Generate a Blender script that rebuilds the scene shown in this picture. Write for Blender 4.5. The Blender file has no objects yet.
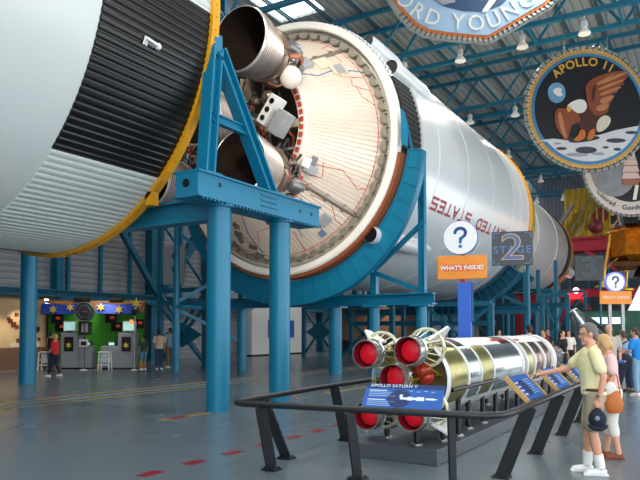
import bpy, bmesh, math, random
from math import sin, cos, pi, radians as R
from mathutils import Vector, Matrix, Euler
random.seed(11)
scene = bpy.context.scene
COL = scene.collection
# hall frame: +Y runs along the rockets, +X to the right of them, camera at the origin
AX, AZ = -13.955, 8.643          # axis of the big rocket

# ------------------------------------------------------------------ materials
def lin(h):
    h = h.lstrip('#')
    out = []
    for i in (0, 2, 4):
        c = int(h[i:i+2], 16) / 255
        out.append(c/12.92 if c <= .04045 else ((c+.055)/1.055)**2.4)
    return (*out, 1)
_M = {}
def mat(name, col, rough=.5, metal=0., noise=.08, scale=3., emit=None, estr=0., bump=0., bscale=40., alpha=1., trans=0., coat=0.):
    if name in _M: return _M[name]
    m = bpy.data.materials.new(name); m.use_nodes = True
    nt = m.node_tree; b = nt.nodes['Principled BSDF']
    c = lin(col)
    tc = nt.nodes.new('ShaderNodeTexCoord')
    nz = nt.nodes.new('ShaderNodeTexNoise'); nz.inputs['Scale'].default_value = scale; nz.inputs['Detail'].default_value = 4
    nt.links.new(tc.outputs['Object'], nz.inputs['Vector'])
    mx = nt.nodes.new('ShaderNodeMix'); mx.data_type = 'RGBA'
    mx.inputs['A'].default_value = tuple(max(0, x*(1-noise)) for x in c[:3]) + (1,)
    mx.inputs['B'].default_value = tuple(min(1, x*(1+noise)) for x in c[:3]) + (1,)
    nt.links.new(nz.outputs['Fac'], mx.inputs['Factor'])
    nt.links.new(mx.outputs['Result'], b.inputs['Base Color'])
    b.inputs['Roughness'].default_value = rough
    b.inputs['Metallic'].default_value = metal
    if coat: b.inputs['Coat Weight'].default_value = coat; b.inputs['Coat Roughness'].default_value = .15
    if trans: b.inputs['Transmission Weight'].default_value = trans
    if alpha < 1: b.inputs['Alpha'].default_value = alpha
    if emit:
        b.inputs['Emission Color'].default_value = lin(emit); b.inputs['Emission Strength'].default_value = estr
    if bump:
        n2 = nt.nodes.new('ShaderNodeTexNoise'); n2.inputs['Scale'].default_value = bscale; n2.inputs['Detail'].default_value = 3
        bp = nt.nodes.new('ShaderNodeBump'); bp.inputs['Strength'].default_value = bump
        nt.links.new(tc.outputs['Object'], n2.inputs['Vector'])
        nt.links.new(n2.outputs['Fac'], bp.inputs['Height']); nt.links.new(bp.outputs['Normal'], b.inputs['Normal'])
    _M[name] = m
    return m
def wave_mat(name, col, col2, scale, axis, rough=.6, bump=.4, metal=0., power=None):
    """painted sheet metal with ribs: bands along one axis"""
    if name in _M: return _M[name]
    m = mat(name, col, rough, metal)
    nt = m.node_tree; b = nt.nodes['Principled BSDF']
    tc = next(n for n in nt.nodes if n.type == 'TEX_COORD')
    w = nt.nodes.new('ShaderNodeTexWave'); w.bands_direction = axis; w.inputs['Scale'].default_value = scale
    nt.links.new(tc.outputs['Object'], w.inputs['Vector'])
    bp = nt.nodes.new('ShaderNodeBump'); bp.inputs['Strength'].default_value = bump; bp.inputs['Distance'].default_value = .05
    nt.links.new(w.outputs['Fac'], bp.inputs['Height']); nt.links.new(bp.outputs['Normal'], b.inputs['Normal'])
    old = b.inputs['Base Color'].links[0].from_socket
    ramp = nt.nodes.new('ShaderNodeValToRGB'); ramp.color_ramp.elements[0].position = .02; ramp.color_ramp.elements[1].position = .16
    nt.links.new(w.outputs['Fac'], ramp.inputs['Fac'])
    mx = nt.nodes.new('ShaderNodeMix'); mx.data_type = 'RGBA'
    mx.inputs['A'].default_value = lin(col2)
    nt.links.new(ramp.outputs['Color'], mx.inputs['Factor']); nt.links.new(old, mx.inputs['B'])
    nt.links.new(mx.outputs['Result'], b.inputs['Base Color'])
    return m

# ------------------------------------------------------------------ mesh collector
def frame(t, up=(0, 0, 1)):
    t = Vector(t).normalized(); up = Vector(up)
    if abs(t.dot(up)) > .98: up = Vector((0, 1, 0)) if abs(t.y) < .9 else Vector((1, 0, 0))
    s = t.cross(up).normalized(); u = s.cross(t).normalized()
    return t, s, u
class MB:
    def __init__(self): self.v = []; self.f = []; self.m = []
    def add(self, vs, fs, mi=0):
        o = len(self.v); self.v += [tuple(v) for v in vs]
        self.f += [tuple(i+o for i in f) for f in fs]; self.m += [mi]*len(fs); return self
    def box(self, c, s, mx=None, mi=0):
        x, y, z = s[0]/2, s[1]/2, s[2]/2
        vs = [Vector((a*x, b*y, d*z)) for d in (-1, 1) for b in (-1, 1) for a in (-1, 1)]
        if mx is not None: vs = [mx @ v for v in vs]
        c = Vector(c)
        return self.add([v+c for v in vs], [(0,2,3,1),(4,5,7,6),(0,1,5,4),(2,6,7,3),(0,4,6,2),(1,3,7,5)], mi)
    def mm(self, a, b, mi=0):
        return self.box([(a[i]+b[i])/2 for i in range(3)], [abs(b[i]-a[i]) for i in range(3)], None, mi)
    def bar(self, p, q, w, h=None, up=(0, 0, 1), mi=0):
        h = w if h is None else h
        p, q = Vector(p), Vector(q); t, s, u = frame(q-p, up)
        vs = []
        for c in (p, q):
            for a, b in ((-1,-1),(1,-1),(1,1),(-1,1)): vs.append(c+s*(a*w/2)+u*(b*h/2))
        return self.add(vs, [(3,2,1,0),(4,5,6,7),(0,1,5,4),(1,2,6,5),(2,3,7,6),(3,0,4,7)], mi)
    def ibeam(self, p, q, w, h, t=.03, up=(0, 0, 1), mi=0):
        p, q = Vector(p), Vector(q); _, s, u = frame(q-p, up)
        self.bar(p+u*(h/2-t/2), q+u*(h/2-t/2), w, t, up, mi); self.bar(p-u*(h/2-t/2), q-u*(h/2-t/2), w, t, up, mi)
        return self.bar(p, q, t, h-2*t, up, mi)
    def tube(self, pts, r, n=10, cap=True, mi=0, up=(0, 0, 1), e=None):
        """round tube along points; r may be a list; e = flattening of the second axis"""
        pts = [Vector(p) for p in pts]; k = len(pts)
        rs = [r]*k if not hasattr(r, '__len__') else list(r)
        es = [1]*k if e is None else ([e]*k if not hasattr(e, '__len__') else list(e))
        vs = []; 
        for i, p in enumerate(pts):
            d = (pts[min(i+1, k-1)]-pts[max(i-1, 0)])
            _, s, u = frame(d, up)
            for j in range(n):
                a = 2*pi*j/n; vs.append(p+s*(cos(a)*rs[i])+u*(sin(a)*rs[i]*es[i]))
        fs = [(i*n+j, i*n+(j+1)%n, (i+1)*n+(j+1)%n, (i+1)*n+j) for i in range(k-1) for j in range(n)]
        if cap: fs += [tuple(range(n-1, -1, -1)), tuple(range((k-1)*n, k*n))]
        return self.add(vs, fs, mi)
    def rev(self, prof, o=(0,0,0), axis='Y', n=64, a0=0., a1=360., closed=False, rf=None, mi=0, mf=None):
        """surface of revolution; prof = [(along, radius)]; angle from +X towards +Z for axis Y"""
        full = abs(a1-a0) > 359.9; m = n if full else n+1
        ox, oy, oz = o; vs = []
        for (s, r) in prof:
            for j in range(m):
                a = R(a0+(a1-a0)*j/n); rr = r if rf is None else rf(r, a, s)
                if axis == 'Y': vs.append((ox+rr*cos(a), oy+s, oz+rr*sin(a)))
                elif axis == 'Z': vs.append((ox+rr*cos(a), oy+rr*sin(a), oz+s))
                else: vs.append((ox+s, oy+rr*cos(a), oz+rr*sin(a)))
        k = len(prof); fs = []; ms = []
        for i in range(k if closed else k-1):
            i2 = (i+1) % k
            for j in range(n):
                j2 = (j+1) % m
                fs.append((i*m+j, i*m+j2, i2*m+j2, i2*m+j)); ms.append(mi if mf is None else mf(a0+(a1-a0)*(j+.5)/n, i))
        o_ = len(self.v); self.v += vs; self.f += [tuple(q+o_ for q in f) for f in fs]; self.m += ms
        return self
    def ball(self, c, r, n=12, mi=0, mx=None):
        r = (r, r, r) if not hasattr(r, '__len__') else r
        k = max(5, n*2//3); vs = []; c = Vector(c)
        for i in range(1, k):
            for j in range(n):
                th = pi*i/k; a = 2*pi*j/n
                v = Vector((r[0]*sin(th)*cos(a), r[1]*sin(th)*sin(a), r[2]*cos(th)))
                vs.append(c+(mx @ v if mx is not None else v))
        top = Vector((0, 0, r[2])); bot = -top
        if mx is not None: top, bot = mx @ top, mx @ bot
        vs += [c+top, c+bot]; t, b = len(vs)-2, len(vs)-1
        fs = [(i*n+j, (i+1)*n+j, (i+1)*n+(j+1)%n, i*n+(j+1)%n) for i in range(k-2) for j in range(n)]
        fs += [(t, j, (j+1)%n) for j in range(n)] + [(b, (k-2)*n+(j+1)%n, (k-2)*n+j) for j in range(n)]
        return self.add(vs, fs, mi)
    def prism(self, poly, d, mx=None, mi=0, z0=0.):
        """flat outline in the local XY plane with thickness d along +Z"""
        n = len(poly); vs = [Vector((x, y, z0)) for x, y in poly]+[Vector((x, y, z0+d)) for x, y in poly]
        if mx is not None: vs = [mx @ v for v in vs]
        return self.add(vs, [tuple(range(n-1, -1, -1)), tuple(range(n, 2*n))]+[(i, (i+1)%n, n+(i+1)%n, n+i) for i in range(n)], mi)
    def build(self, name, mats, parent=None, smooth=35, recalc=True, world=True, bevel=0.):
        me = bpy.data.meshes.new(name)
        if parent is not None and world:
            inv = WM(parent).inverted(); vs = [inv @ Vector(v) for v in self.v]
        else: vs = self.v
        me.from_pydata([tuple(v) for v in vs], [], self.f)
        mats = mats if isinstance(mats, (list, tuple)) else [mats]
        for m in mats: me.materials.append(m)
        if len(mats) > 1: me.polygons.foreach_set('material_index', self.m)
        if recalc:
            bm = bmesh.new(); bm.from_mesh(me); bmesh.ops.recalc_face_normals(bm, faces=bm.faces); bm.to_mesh(me); bm.free()
        if smooth:
            me.shade_smooth(); me.set_sharp_from_angle(angle=R(smooth))
        o = bpy.data.objects.new(name, me); COL.objects.link(o)
        if parent is not None: o.parent = parent
        if bevel:
            b = o.modifiers.new('Bevel', 'BEVEL'); b.width = bevel; b.segments = 2; b.limit_method = 'ANGLE'
        return o
def split_build(mb, name, mats, parent, **kw):
    """every connected piece becomes an object of its own"""
    par = list(range(len(mb.v)))
    def find(i):
        while par[i] != i: par[i] = par[par[i]]; i = par[i]
        return i
    for f in mb.f:
        for q in f[1:]:
            a, b = find(f[0]), find(q)
            if a != b: par[a] = b
    grp = {}
    for f, mi in zip(mb.f, mb.m): grp.setdefault(find(f[0]), []).append((f, mi))
    out = []
    for fs in grp.values():
        ids = sorted({i for f, _ in fs for i in f}); rm = {i: k for k, i in enumerate(ids)}
        m = MB(); m.v = [mb.v[i] for i in ids]; m.f = [tuple(rm[i] for i in f) for f, _ in fs]; m.m = [mi for _, mi in fs]
        out.append(m.build(name, mats, parent, **kw))
    return out
def WM(o):
    m = o.matrix_basis.copy()
    while o.parent: o = o.parent; m = o.matrix_basis @ m
    return m
def tag(o, label=None, cat=None, group=None, kind=None):
    if label: o['label'] = label
    if cat: o['category'] = cat
    if group: o['group'] = group
    if kind: o['kind'] = kind
    return o
def thing(name, label, cat, loc=(0, 0, 0), rz=0., group=None, rot=None):
    o = bpy.data.objects.new(name, None); COL.objects.link(o)
    o.empty_display_size = .2; o.location = loc; o.rotation_euler = rot if rot else (0, 0, rz)
    return tag(o, label, cat, group)
def struct(o): o['kind'] = 'structure'; return o
def kids(o): return [c for c in bpy.data.objects if c.parent is o]
def copy_tree(o, parent=None):
    c = o.copy(); COL.objects.link(c); c.parent = parent
    for ch in kids(o): copy_tree(ch, c)
    return c
# ------------------------------------------------------------------ lettering
def text_mesh(s, size, depth=.004, spacing=1., align='CENTER', bold=0.):
    cu = bpy.data.curves.new('txt', 'FONT'); cu.body = s; cu.size = size; cu.extrude = depth/2
    cu.align_x = align; cu.align_y = 'CENTER'; cu.space_character = spacing; cu.offset = bold; cu.resolution_u = 3
    ob = bpy.data.objects.new('txt', cu); COL.objects.link(ob)
    bpy.context.view_layer.update()
    me = bpy.data.meshes.new_from_object(ob.evaluated_get(bpy.context.evaluated_depsgraph_get()))
    vs = [v.co.copy() for v in me.vertices]; fs = [tuple(p.vertices) for p in me.polygons]
    bpy.data.objects.remove(ob); bpy.data.curves.remove(cu); bpy.data.meshes.remove(me)
    return vs, fs
def lettering(name, s, size, m, parent, mx, depth=.004, spacing=1., align='CENTER', bold=0., warp=None):
    """letters as thin raised shapes; mx takes the letter plane into the world"""
    vs, fs = text_mesh(s, size, depth, spacing, align, bold)
    if warp: vs = [Vector(warp(v)) for v in vs]
    else: vs = [mx @ v for v in vs]
    mb = MB(); mb.add(vs, fs)
    return mb.build(name, m, parent, smooth=0, recalc=False)
def plane_mx(o, xdir, ydir):
    x = Vector(xdir).normalized(); y = Vector(ydir); y = (y-x*y.dot(x)).normalized(); z = x.cross(y)
    m = Matrix((x, y, z)).transposed().to_4x4(); m.translation = Vector(o); return m

STROKES = {'U': [[(0,1),(0,0),(1,0),(1,1)]], 'N': [[(0,0),(0,1),(1,0),(1,1)]], 'I': [[(.5,0),(.5,1)]], 'T': [[(0,1),(1,1)], [(.5,1),(.5,0)]], 'E': [[(1,1),(0,1),(0,0),(1,0)], [(0,.5),(.8,.5)]],
    'D': [[(0,0),(0,1),(.7,1),(1,.75),(1,.25),(.7,0),(0,0)]], 'S': [[(1,1),(0,1),(0,.5),(1,.5),(1,0),(0,0)]], 'A': [[(0,0),(.5,1),(1,0)], [(.25,.42),(.75,.42)]]}
def stroke_mb(lines, w, fn, d=.012):
    """flat painted strokes of width w along polylines; fn maps (x, y, z) into the world"""
    m = MB()
    for ln in lines:
        for (x0, y0), (x1, y1) in zip(ln, ln[1:]):
            L = math.hypot(x1-x0, y1-y0); ux, uy = (x1-x0)/L, (y1-y0)/L; e = w/2
            c = [(x0-ux*e-uy*e, y0-uy*e+ux*e), (x0-ux*e+uy*e, y0-uy*e-ux*e), (x1+ux*e+uy*e, y1+uy*e-ux*e), (x1+ux*e-uy*e, y1+uy*e+ux*e)]
            m.add([fn(x, y, 0) for x, y in c]+[fn(x, y, d) for x, y in c], [(3,2,1,0),(4,5,6,7)]+[(i, (i+1) % 4, 4+(i+1) % 4, 4+i) for i in range(4)])
    return m
# ------------------------------------------------------------------ palette
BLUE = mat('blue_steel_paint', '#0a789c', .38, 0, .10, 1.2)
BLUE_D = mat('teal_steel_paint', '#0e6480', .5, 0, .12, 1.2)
ROOF_B = mat('roof_steel_paint', '#1f7796', .5, 0, .10, 1.)
WHITE = mat('white_paint', '#e9e9e6', .45, 0, .04)
BLACK = mat('black_paint', '#0b0c0e', .35, 0, .3)
CHROME = mat('polished_metal', '#d8dadc', .16, 1, .05)
STEEL = mat('dull_steel', '#8d8f90', .38, .8, .15)
DARKM = mat('dark_metal', '#3a3b3d', .45, .6, .2)
RED = mat('red_paint', '#c2202c', .45, 0, .1)
YEL = mat('yellow_paint', '#e9a51c', .4, 0, .06)
GOLD = mat('olive_gold_metal', '#b9a233', .3, .7, .2, 6)

# ------------------------------------------------------------------ floor
def floor_mat():
    m = mat('polished_floor', '#69757e', .26, 0, .10, .35)
    nt = m.node_tree; b = nt.nodes['Principled BSDF']
    tc = next(n for n in nt.nodes if n.type == 'TEX_COORD')
    n2 = nt.nodes.new('ShaderNodeTexNoise'); n2.inputs['Scale'].default_value = 1.4; n2.inputs['Detail'].default_value = 6
    mr = nt.nodes.new('ShaderNodeMapRange'); mr.inputs['To Min'].default_value = .17; mr.inputs['To Max'].default_value = .32
    nt.links.new(tc.outputs['Object'], n2.inputs['Vector']); nt.links.new(n2.outputs['Fac'], mr.inputs['Value'])
    nt.links.new(mr.outputs['Result'], b.inputs['Roughness'])
    n3 = nt.nodes.new('ShaderNodeTexNoise'); n3.inputs['Scale'].default_value = 2.2; n3.inputs['Detail'].default_value = 2
    bp = nt.nodes.new('ShaderNodeBump'); bp.inputs['Strength'].default_value = .03; bp.inputs['Distance'].default_value = .1
    nt.links.new(tc.outputs['Object'], n3.inputs['Vector']); nt.links.new(n3.outputs['Fac'], bp.inputs['Height']); nt.links.new(bp.outputs['Normal'], b.inputs['Normal'])
    return m
m = MB().mm((-30, -14, -.2), (16, 96, 0))
FLOOR = struct(m.build('floor', floor_mat(), smooth=0))
SY = mat('floor_stripe_yellow', '#a89049', .3, 0, .25, 5); SG = mat('floor_stripe_pale', '#8fa0a6', .3, 0, .15, 5); SR = mat('floor_dash_red', '#8e1f2d', .3, 0, .2, 5)
def strip(x0, y0, x1, y1, w): return MB().bar((x0, y0, .003), (x1, y1, .003), w, .004)
for x, w, mm_, y0, y1 in ((-14.35, .16, SY, -12, 70), (-13.75, .18, SG, -12, 70), (-13.2, .16, SY, -12, 70)):
    strip(x, y0, x, y1, w).build('floor_stripe', mm_, FLOOR, smooth=0)
strip(-9.0, 9.1, -9.0, 10.5, .2).build('floor_stripe', SY, FLOOR, smooth=0)
MB().bar((-9.0, 9.35, .006), (-9.0, 9.8, .006), .2, .004).build('floor_dash', SR, FLOOR, smooth=0)
strip(-9.0, 15.2, -9.0, 20.0, .22).build('floor_stripe', SY, FLOOR, smooth=0)
for k in range(16):
    y = 4.0+.77*k
    strip(-5.78, y, -5.78, y+.32, .17).build('floor_dash', SR, FLOOR, smooth=0)

# ------------------------------------------------------------------ walls and roof
WALLM = wave_mat('grey_wall_panels', '#8d9199', '#6f737b', 1.1, 'Z', .6, .3)
m = MB()
XW = -26.6
m.mm((XW-.25, -14, 0), (XW, 96, 23.3))
struct(m.build('wall_left', WALLM, smooth=0))
struct(MB().mm((16, -14, 11), (16.25, 96, 23.3)).build('wall_right_unseen', WALLM, smooth=0))  # unseen upper wall, added to cut the daylight coming from the right
struct(MB().mm((XW, -14.25, 0), (-1.5, -14, 23.3)).build('wall_front_unseen', WALLM, smooth=0))  # unseen wall behind the camera, added to block frontal daylight; right part left open
m = MB().mm((XW, 95.5, 0), (16, 96, 23.3))
struct(m.build('wall_back', wave_mat('far_wall_panels', '#7d858d', '#5d656d', .6, 'X', .6, .3), smooth=0))
DECK = wave_mat('roof_deck', '#a9afac', '#7f8886', .55, 'X', .6, .5)
TRY = [26.2, 38.3, 50.4, 62.5, 74.6, 86.7]
m = MB()
# daylight slots run along the left side of the roof between the trusses
m.mm((-21.8, -14, 23.3), (16, 96, 23.5)); m.mm((XW, -14, 23.3), (-25.4, 96, 23.5))
for a, b in zip([-14]+[y+1.6 for y in TRY], [y-.6 for y in TRY]+[96]): pass
for y in [2, 14.1]+TRY: m.mm((-25.4, y-1.2, 23.3), (-21.8, y+4.0, 23.5))
struct(m.build('ceiling', DECK, smooth=0))
# girts and columns of the left wall
for i, y in enumerate([8.1, 14.15, 20.2, 26.2, 32.25, 38.3, 44.35, 50.4, 62.5, 74.6]):
    y -= .4; m = MB().ibeam((XW+.3, y, 0), (XW+.3, y, 23.2), .34, .5, .05, (1, 0, 0))
    struct(m.build('trim_%d' % (i+1), BLUE_D, smooth=0))
k = 11
for y in [3+1.95*i for i in range(34)]:
    m = MB().bar((XW+.12, y, 3.4), (XW+.12, y, 23.2), .16, .16)
    struct(m.build('trim_%d' % k, BLUE_D, smooth=0)); k += 1
for z, w in ((3.35, .5), (12.5, .3), (21.5, .5)):
    m = MB().ibeam((XW+.5, -14, z), (XW+.5, 92, z), .4, w, .05)
    struct(m.build('trim_%d' % k, BLUE_D, smooth=0)); k += 1
def wall_brace(ya, za, yb, zb):
    global k
    m = MB().bar((XW+.62, ya, za), (XW+.62, yb, zb), .28, .28)
    struct(m.build('trim_%d' % k, BLUE_D, smooth=0)); k += 1
wall_brace(20.4, 10.5, 26.1, 3.5); wall_brace(26.3, 3.5, 32, 10.5); wall_brace(26.2, 21.5, 38.3, 13); wall_brace(38.3, 21.5, 50.4, 13); wall_brace(38.3, 3.5, 44.3, 12); wall_brace(50.3, 3.5, 44.4, 12)
# purlins under the deck
for i, x in enumerate([-24.4+2.3*j for j in range(17)]):
    m = MB().ibeam((x, -12, 23.16), (x, 95, 23.16), .14, .26, .03)
    struct(m.build('trim_%d' % k, mat('purlin_paint', '#3c6272', .6), smooth=0)); k += 1

# ------------------------------------------------------------------ roof trusses
ORD = ['nearest the camera', 'second from the camera', 'third from the camera', 'fourth from the camera', 'fifth from the camera', 'farthest down the hall']
for ti, y in enumerate(TRY):
    t = thing('roof_truss', 'blue steel roof truss across the hall, '+ORD[ti], 'roof truss', (-5, y, 19.5), group='roof trusses')
    for dy in (0, 2.6):
        MB().bar((-26.2, y+dy, 22.85), (15.8, y+dy, 22.85), .27, .27).build('top_chord', ROOF_B, t, smooth=0)
        MB().bar((-26.2, y+dy, 19.5), (15.8, y+dy, 19.5), .27, .27).build('bottom_chord', ROOF_B, t, smooth=0)
        w = MB(); p = 4.9; x = -26.0; 
        while x+p <= 15.9:
            w.bar((x, y+dy, 22.8), (x+p/2, y+dy, 19.5), .15, .15); w.bar((x+p/2, y+dy, 19.5), (x+p, y+dy, 22.8), .15, .15); x += p
        w.build('web_bracing', ROOF_B, t, smooth=0)
    w = MB(); x = -26+2.45; s = 1
    while x < 15:
        w.bar((x, y, 19.5), (x, y+2.6, 19.5), .14, .14); x += 4.9
    split_build(w, 'cross_tie', ROOF_B, t, smooth=0)

# ------------------------------------------------------------------ high-bay lamps
LENS = mat('lamp_acrylic', '#e8eef0', .35, 0, .03, emit='#fff4dc', estr=.15)
CAN = mat('lamp_canister', '#dfe5e7', .4, 0)
def lamp(label, p, first=[None]):
    if first[0] is None:
        t = thing('high_bay_lamp', label, 'lamp', p, group='high bay lamps under the trusses')
        o = (0, 0, 0)
        m = MB().tube([(0, 0, 0), (0, 0, -.45)], .03, 6); m.build('hanger', CAN, t, world=False)
        m = MB().rev([(-.4, .02), (-.4, .2), (-.62, .25), (-.8, .22), (-.82, .1)], o, 'Z', 16); m.build('canister', CAN, t, world=False)
        m = MB().rev([(-.8, .14), (-.95, .22), (-1.15, .38), (-1.3, .43), (-1.34, .38), (-1.36, .02)], o, 'Z', 20); m.build('reflector', LENS, t, world=False)
        first[0] = t; t.scale = (.8, .8, .8)
    else:
        t = copy_tree(first[0]); t.location = p; t['label'] = label
    return t
LAMPS = [(-16.6, TRY[1], 'lamp hanging between the white rocket and the left side of the shield emblem'), (-12.87, TRY[1], 'lamp hanging just below the middle of the shield emblem'), (-9.1, TRY[1], 'lamp between the shield emblem and the eagle emblem'), (-5.69, TRY[1], 'lamp above the top of the eagle emblem'),
    (-16.16, TRY[2], 'lamp on the truss nearest the rocket shoulder, well left of the eagle emblem'), (-12.59, TRY[2], 'lamp close beside the left edge of the eagle emblem'),
    (-16.3, TRY[3], 'lamp above the yellow ring of the rocket, alone on its truss'), (-15.9, TRY[4], 'lamp low in the trusses right of the yellow ring'), (-19.0, TRY[5], 'tiny far lamp, left one of the last two past the yellow ring'), (-15.74, TRY[5], 'tiny far lamp straight above the yellow ribbed cabin')]
for x, y, l in LAMPS: lamp('white high-bay '+l, (x, y, 19.33))
# ================================================================== big rocket, first stage (left)
SKIN_W = mat('stage_white_skin', '#d5dcdb', .33, .0, .03, .8, coat=.3)
SKIN_K = mat('stage_black_skin', '#08090b', .36, 0, .25, 1.5)
RIB_W = mat('skirt_white_skin', '#cfd8d5', .4, 0, .04, 1.)
CO = (AX, 0, AZ)
def ang_pt(a, r, y): return Vector((AX+r*cos(R(a)), y, AZ+r*sin(R(a))))
def corr(n, d):
    def f(r, a, s):
        t = (a*n/(2*pi)) % 1
        return r + d*(1 if .18 < t < .62 else (t/.18 if t <= .18 else max(0, 1-(t-.62)/.18)))
    return f
S1 = thing('rocket_stage', 'white rocket first stage with black ribbed skirt and yellow end ring, upper left', 'rocket stage', (AX, 0, AZ-5.05))
m = MB().rev([(-13.9, 0), (-13.9, 4.99), (7.72, 4.99), (7.72, 4.6)], CO, 'Y', 160); m.build('tank', SKIN_W, S1, 25)
def blk(a, i):
    a = (a+180) % 360-180
    return 1 if (-45.3 < a < -2.6 or -135 < a < -91.5) else 0
m = MB().rev([(7.66, 4.9), (7.7, 5.005), (10.42, 5.005), (10.42, 4.8)], CO, 'Y', 216*8, rf=corr(216, .02), mf=blk)
m.build('forward_skirt', [RIB_W, SKIN_K], S1, 25)
m = MB().rev([(10.4, 4.75), (10.4, 5.1), (10.62, 5.1), (10.62, 4.75)], CO, 'Y', 160, closed=True)
for i in range(120):
    a = i*3; p = ang_pt(a, 5.1, 10.51); q = ang_pt(a, 5.125, 10.51); m.tube([p, q], .022, 6)
m.build('end_ring', YEL, S1, 30)
m = MB().rev([(10.3, 4.75), (10.3, 4.4), (9.4, 3.2), (8.9, 0)], CO, 'Y', 64); m.build('tank_dome', STEEL, S1)
# seam lines of the tank
m = MB()
for y in (-6, -2.2, 3.2): m.rev([(y, 4.985), (y, 4.996), (y+.06, 4.996), (y+.06, 4.985)], CO, 'Y', 160, closed=True)
split_build(m, 'weld_seam', SKIN_W, S1)
m = MB()                       # small white vent fitting on the black panel
p = ang_pt(-16, 5.03, 8.72); q = ang_pt(-16.4, 5.06, 8.98)
m.bar(p, q, .05, .17, ang_pt(0, 1, 0)-ang_pt(0, 0, 0)); m.bar(ang_pt(-15.4, 5.04, 8.76), ang_pt(-17.2, 5.04, 8.74), .1, .05); m.ball(ang_pt(-16.3, 5.08, 9.03), .07, 8)
m.build('vent_fitting', WHITE, S1)

# ================================================================== second stage
S2 = thing('rocket_stage', 'white rocket second stage showing five engines, with red UNITED STATES lettering', 'rocket stage', (AX, 30, AZ-5.05))
SKIN2 = mat('stage_silver_white_skin', '#d3d9dc', .3, .12, .04, .6, coat=.4)
m = MB().rev([(22.3, 4.6), (22.3, 5.03), (38.85, 5.03), (38.85, 4.6)], CO, 'Y', 160); m.build('tank', SKIN2, S2, 25)
m = MB()
for y in (24.0, 27.6, 31.4, 35.2, 36.9): m.rev([(y, 5.025), (y, 5.042), (y+.07, 5.042), (y+.07, 5.025)], CO, 'Y', 160, closed=True)
split_build(m, 'weld_seam', mat('seam_white', '#e4e6e6', .35), S2)
m = MB().rev([(38.8, 4.7), (38.8, 5.12), (39.15, 5.12), (39.15, 4.7)], CO, 'Y', 160, closed=True)
for i in range(120):
    p = ang_pt(i*3, 5.12, 38.97); m.tube([p, ang_pt(i*3, 5.16, 38.97)], .03, 6)
m.build('forward_ring', YEL, S2, 30)
m = MB()
n = 90                         # pale vertical stringer marks near the front ring
for i in range(n):
    a = -100+200*i/n; m.bar(ang_pt(a, 5.03, 37.2), ang_pt(a, 5.03, 38.7), .03, .035, ang_pt(a, 1, 0)-ang_pt(a, 0, 0))
split_build(m, 'stringer', SKIN2, S2)
MB().rev([(39.1, 4.66), (42.2, 4.6), (42.2, 4.3)], CO, 'Y', 96, rf=corr(100, .05)).build('forward_skirt', mat('olive_ring', '#9c8a2e', .45, .4, .5, 5), S2)
m = MB().rev([(39.1, 4.5), (39.4, 4.4), (40.2, 3.9), (40.9, 2.4), (41.2, 0)], CO, 'Y', 72); m.build('forward_dome', GOLD, S2)
# aft skirt: ribbed band, black at the side
def blk2(a, i):
    a = (a+180) % 360-180
    return 1 if -13 < a < 25 else 0
m = MB().rev([(20.74, 4.86), (20.78, 4.925), (22.25, 4.925), (22.25, 4.8)], CO, 'Y', 150*8, rf=corr(150, .045), mf=blk2)
m.build('aft_skirt', [SKIN2, mat('skirt_matt_black', '#060607', .65)], S2, 25)
INS = mat('brown_insulation', '#8a4a26', .7, 0, .35, 9, bump=.3)
m = MB().rev([(20.5, 4.8), (20.5, 4.985), (21.05, 4.99), (21.05, 4.8)], CO, 'Y', 150, closed=True, a0=-170, a1=-9); m.build('insulation_band', INS, S2)
CREAM = mat('cream_rim_paint', '#efede6', .4, 0, .04, 2)
m = MB().rev([(20.72, 4.6), (20.42, 4.58), (20.38, 4.62), (20.36, 4.8), (20.42, 4.86), (20.72, 4.88)], CO, 'Y', 160, closed=True)
m.build('aft_rim', CREAM, S2, 25)
CONE = mat('thrust_cone_metal', '#e8d9c9', .36, .25, .07, 1.3)
def rib(r, a, s):
    t = (a*150/(2*pi)) % 1
    return r+(.03 if .12 < t < .88 else 0)
RIBC = mat('cone_seam', '#b8a78e', .5, .2)
m = MB().rev([(20.7, 4.32), (18.15, 2.52)], CO, 'Y', 150*6, rf=lambda r, a, s: r-(.018 if ((a*150/(2*pi)+1/12) % 1) < .16 else 0))
m.build('thrust_cone', CONE, S2, 20)
m = MB()                       # floor of the recess between rim and cone
m.rev([(20.75, 4.2), (20.75, 4.6)], CO, 'Y', 120); m.build('rim_gutter', mat('gutter_cream', '#e2dccf', .5), S2)
BRK = mat('bracket_khaki', '#8e897c', .5, .3, .15, 5)
m = MB()
p0 = None
for i in range(56):
    a = 360*i/56
    c = ang_pt(a, 4.42, 20.45); rad = (ang_pt(a, 1, 0)-ang_pt(a, 0, 0)); tan = Vector((-sin(R(a)), 0, cos(R(a))))
    mb = MB()
    pts = [c+tan*(.19*cos(t))+rad*(-.19*sin(t)) for t in [pi*j/8 for j in range(9)]]
    mb.tube([p+Vector((0, -.02, 0)) for p in pts], .035, 6)
    vs = [p+Vector((0, -.06, 0)) for p in pts]+[p+Vector((0, .22, 0)) for p in pts]
    mb.add(vs, [(j, j+1, 10+j, 9+j) for j in range(8)]+[tuple(range(8, -1, -1))])
    mb.build('rim_bracket', BRK, S2)
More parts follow.
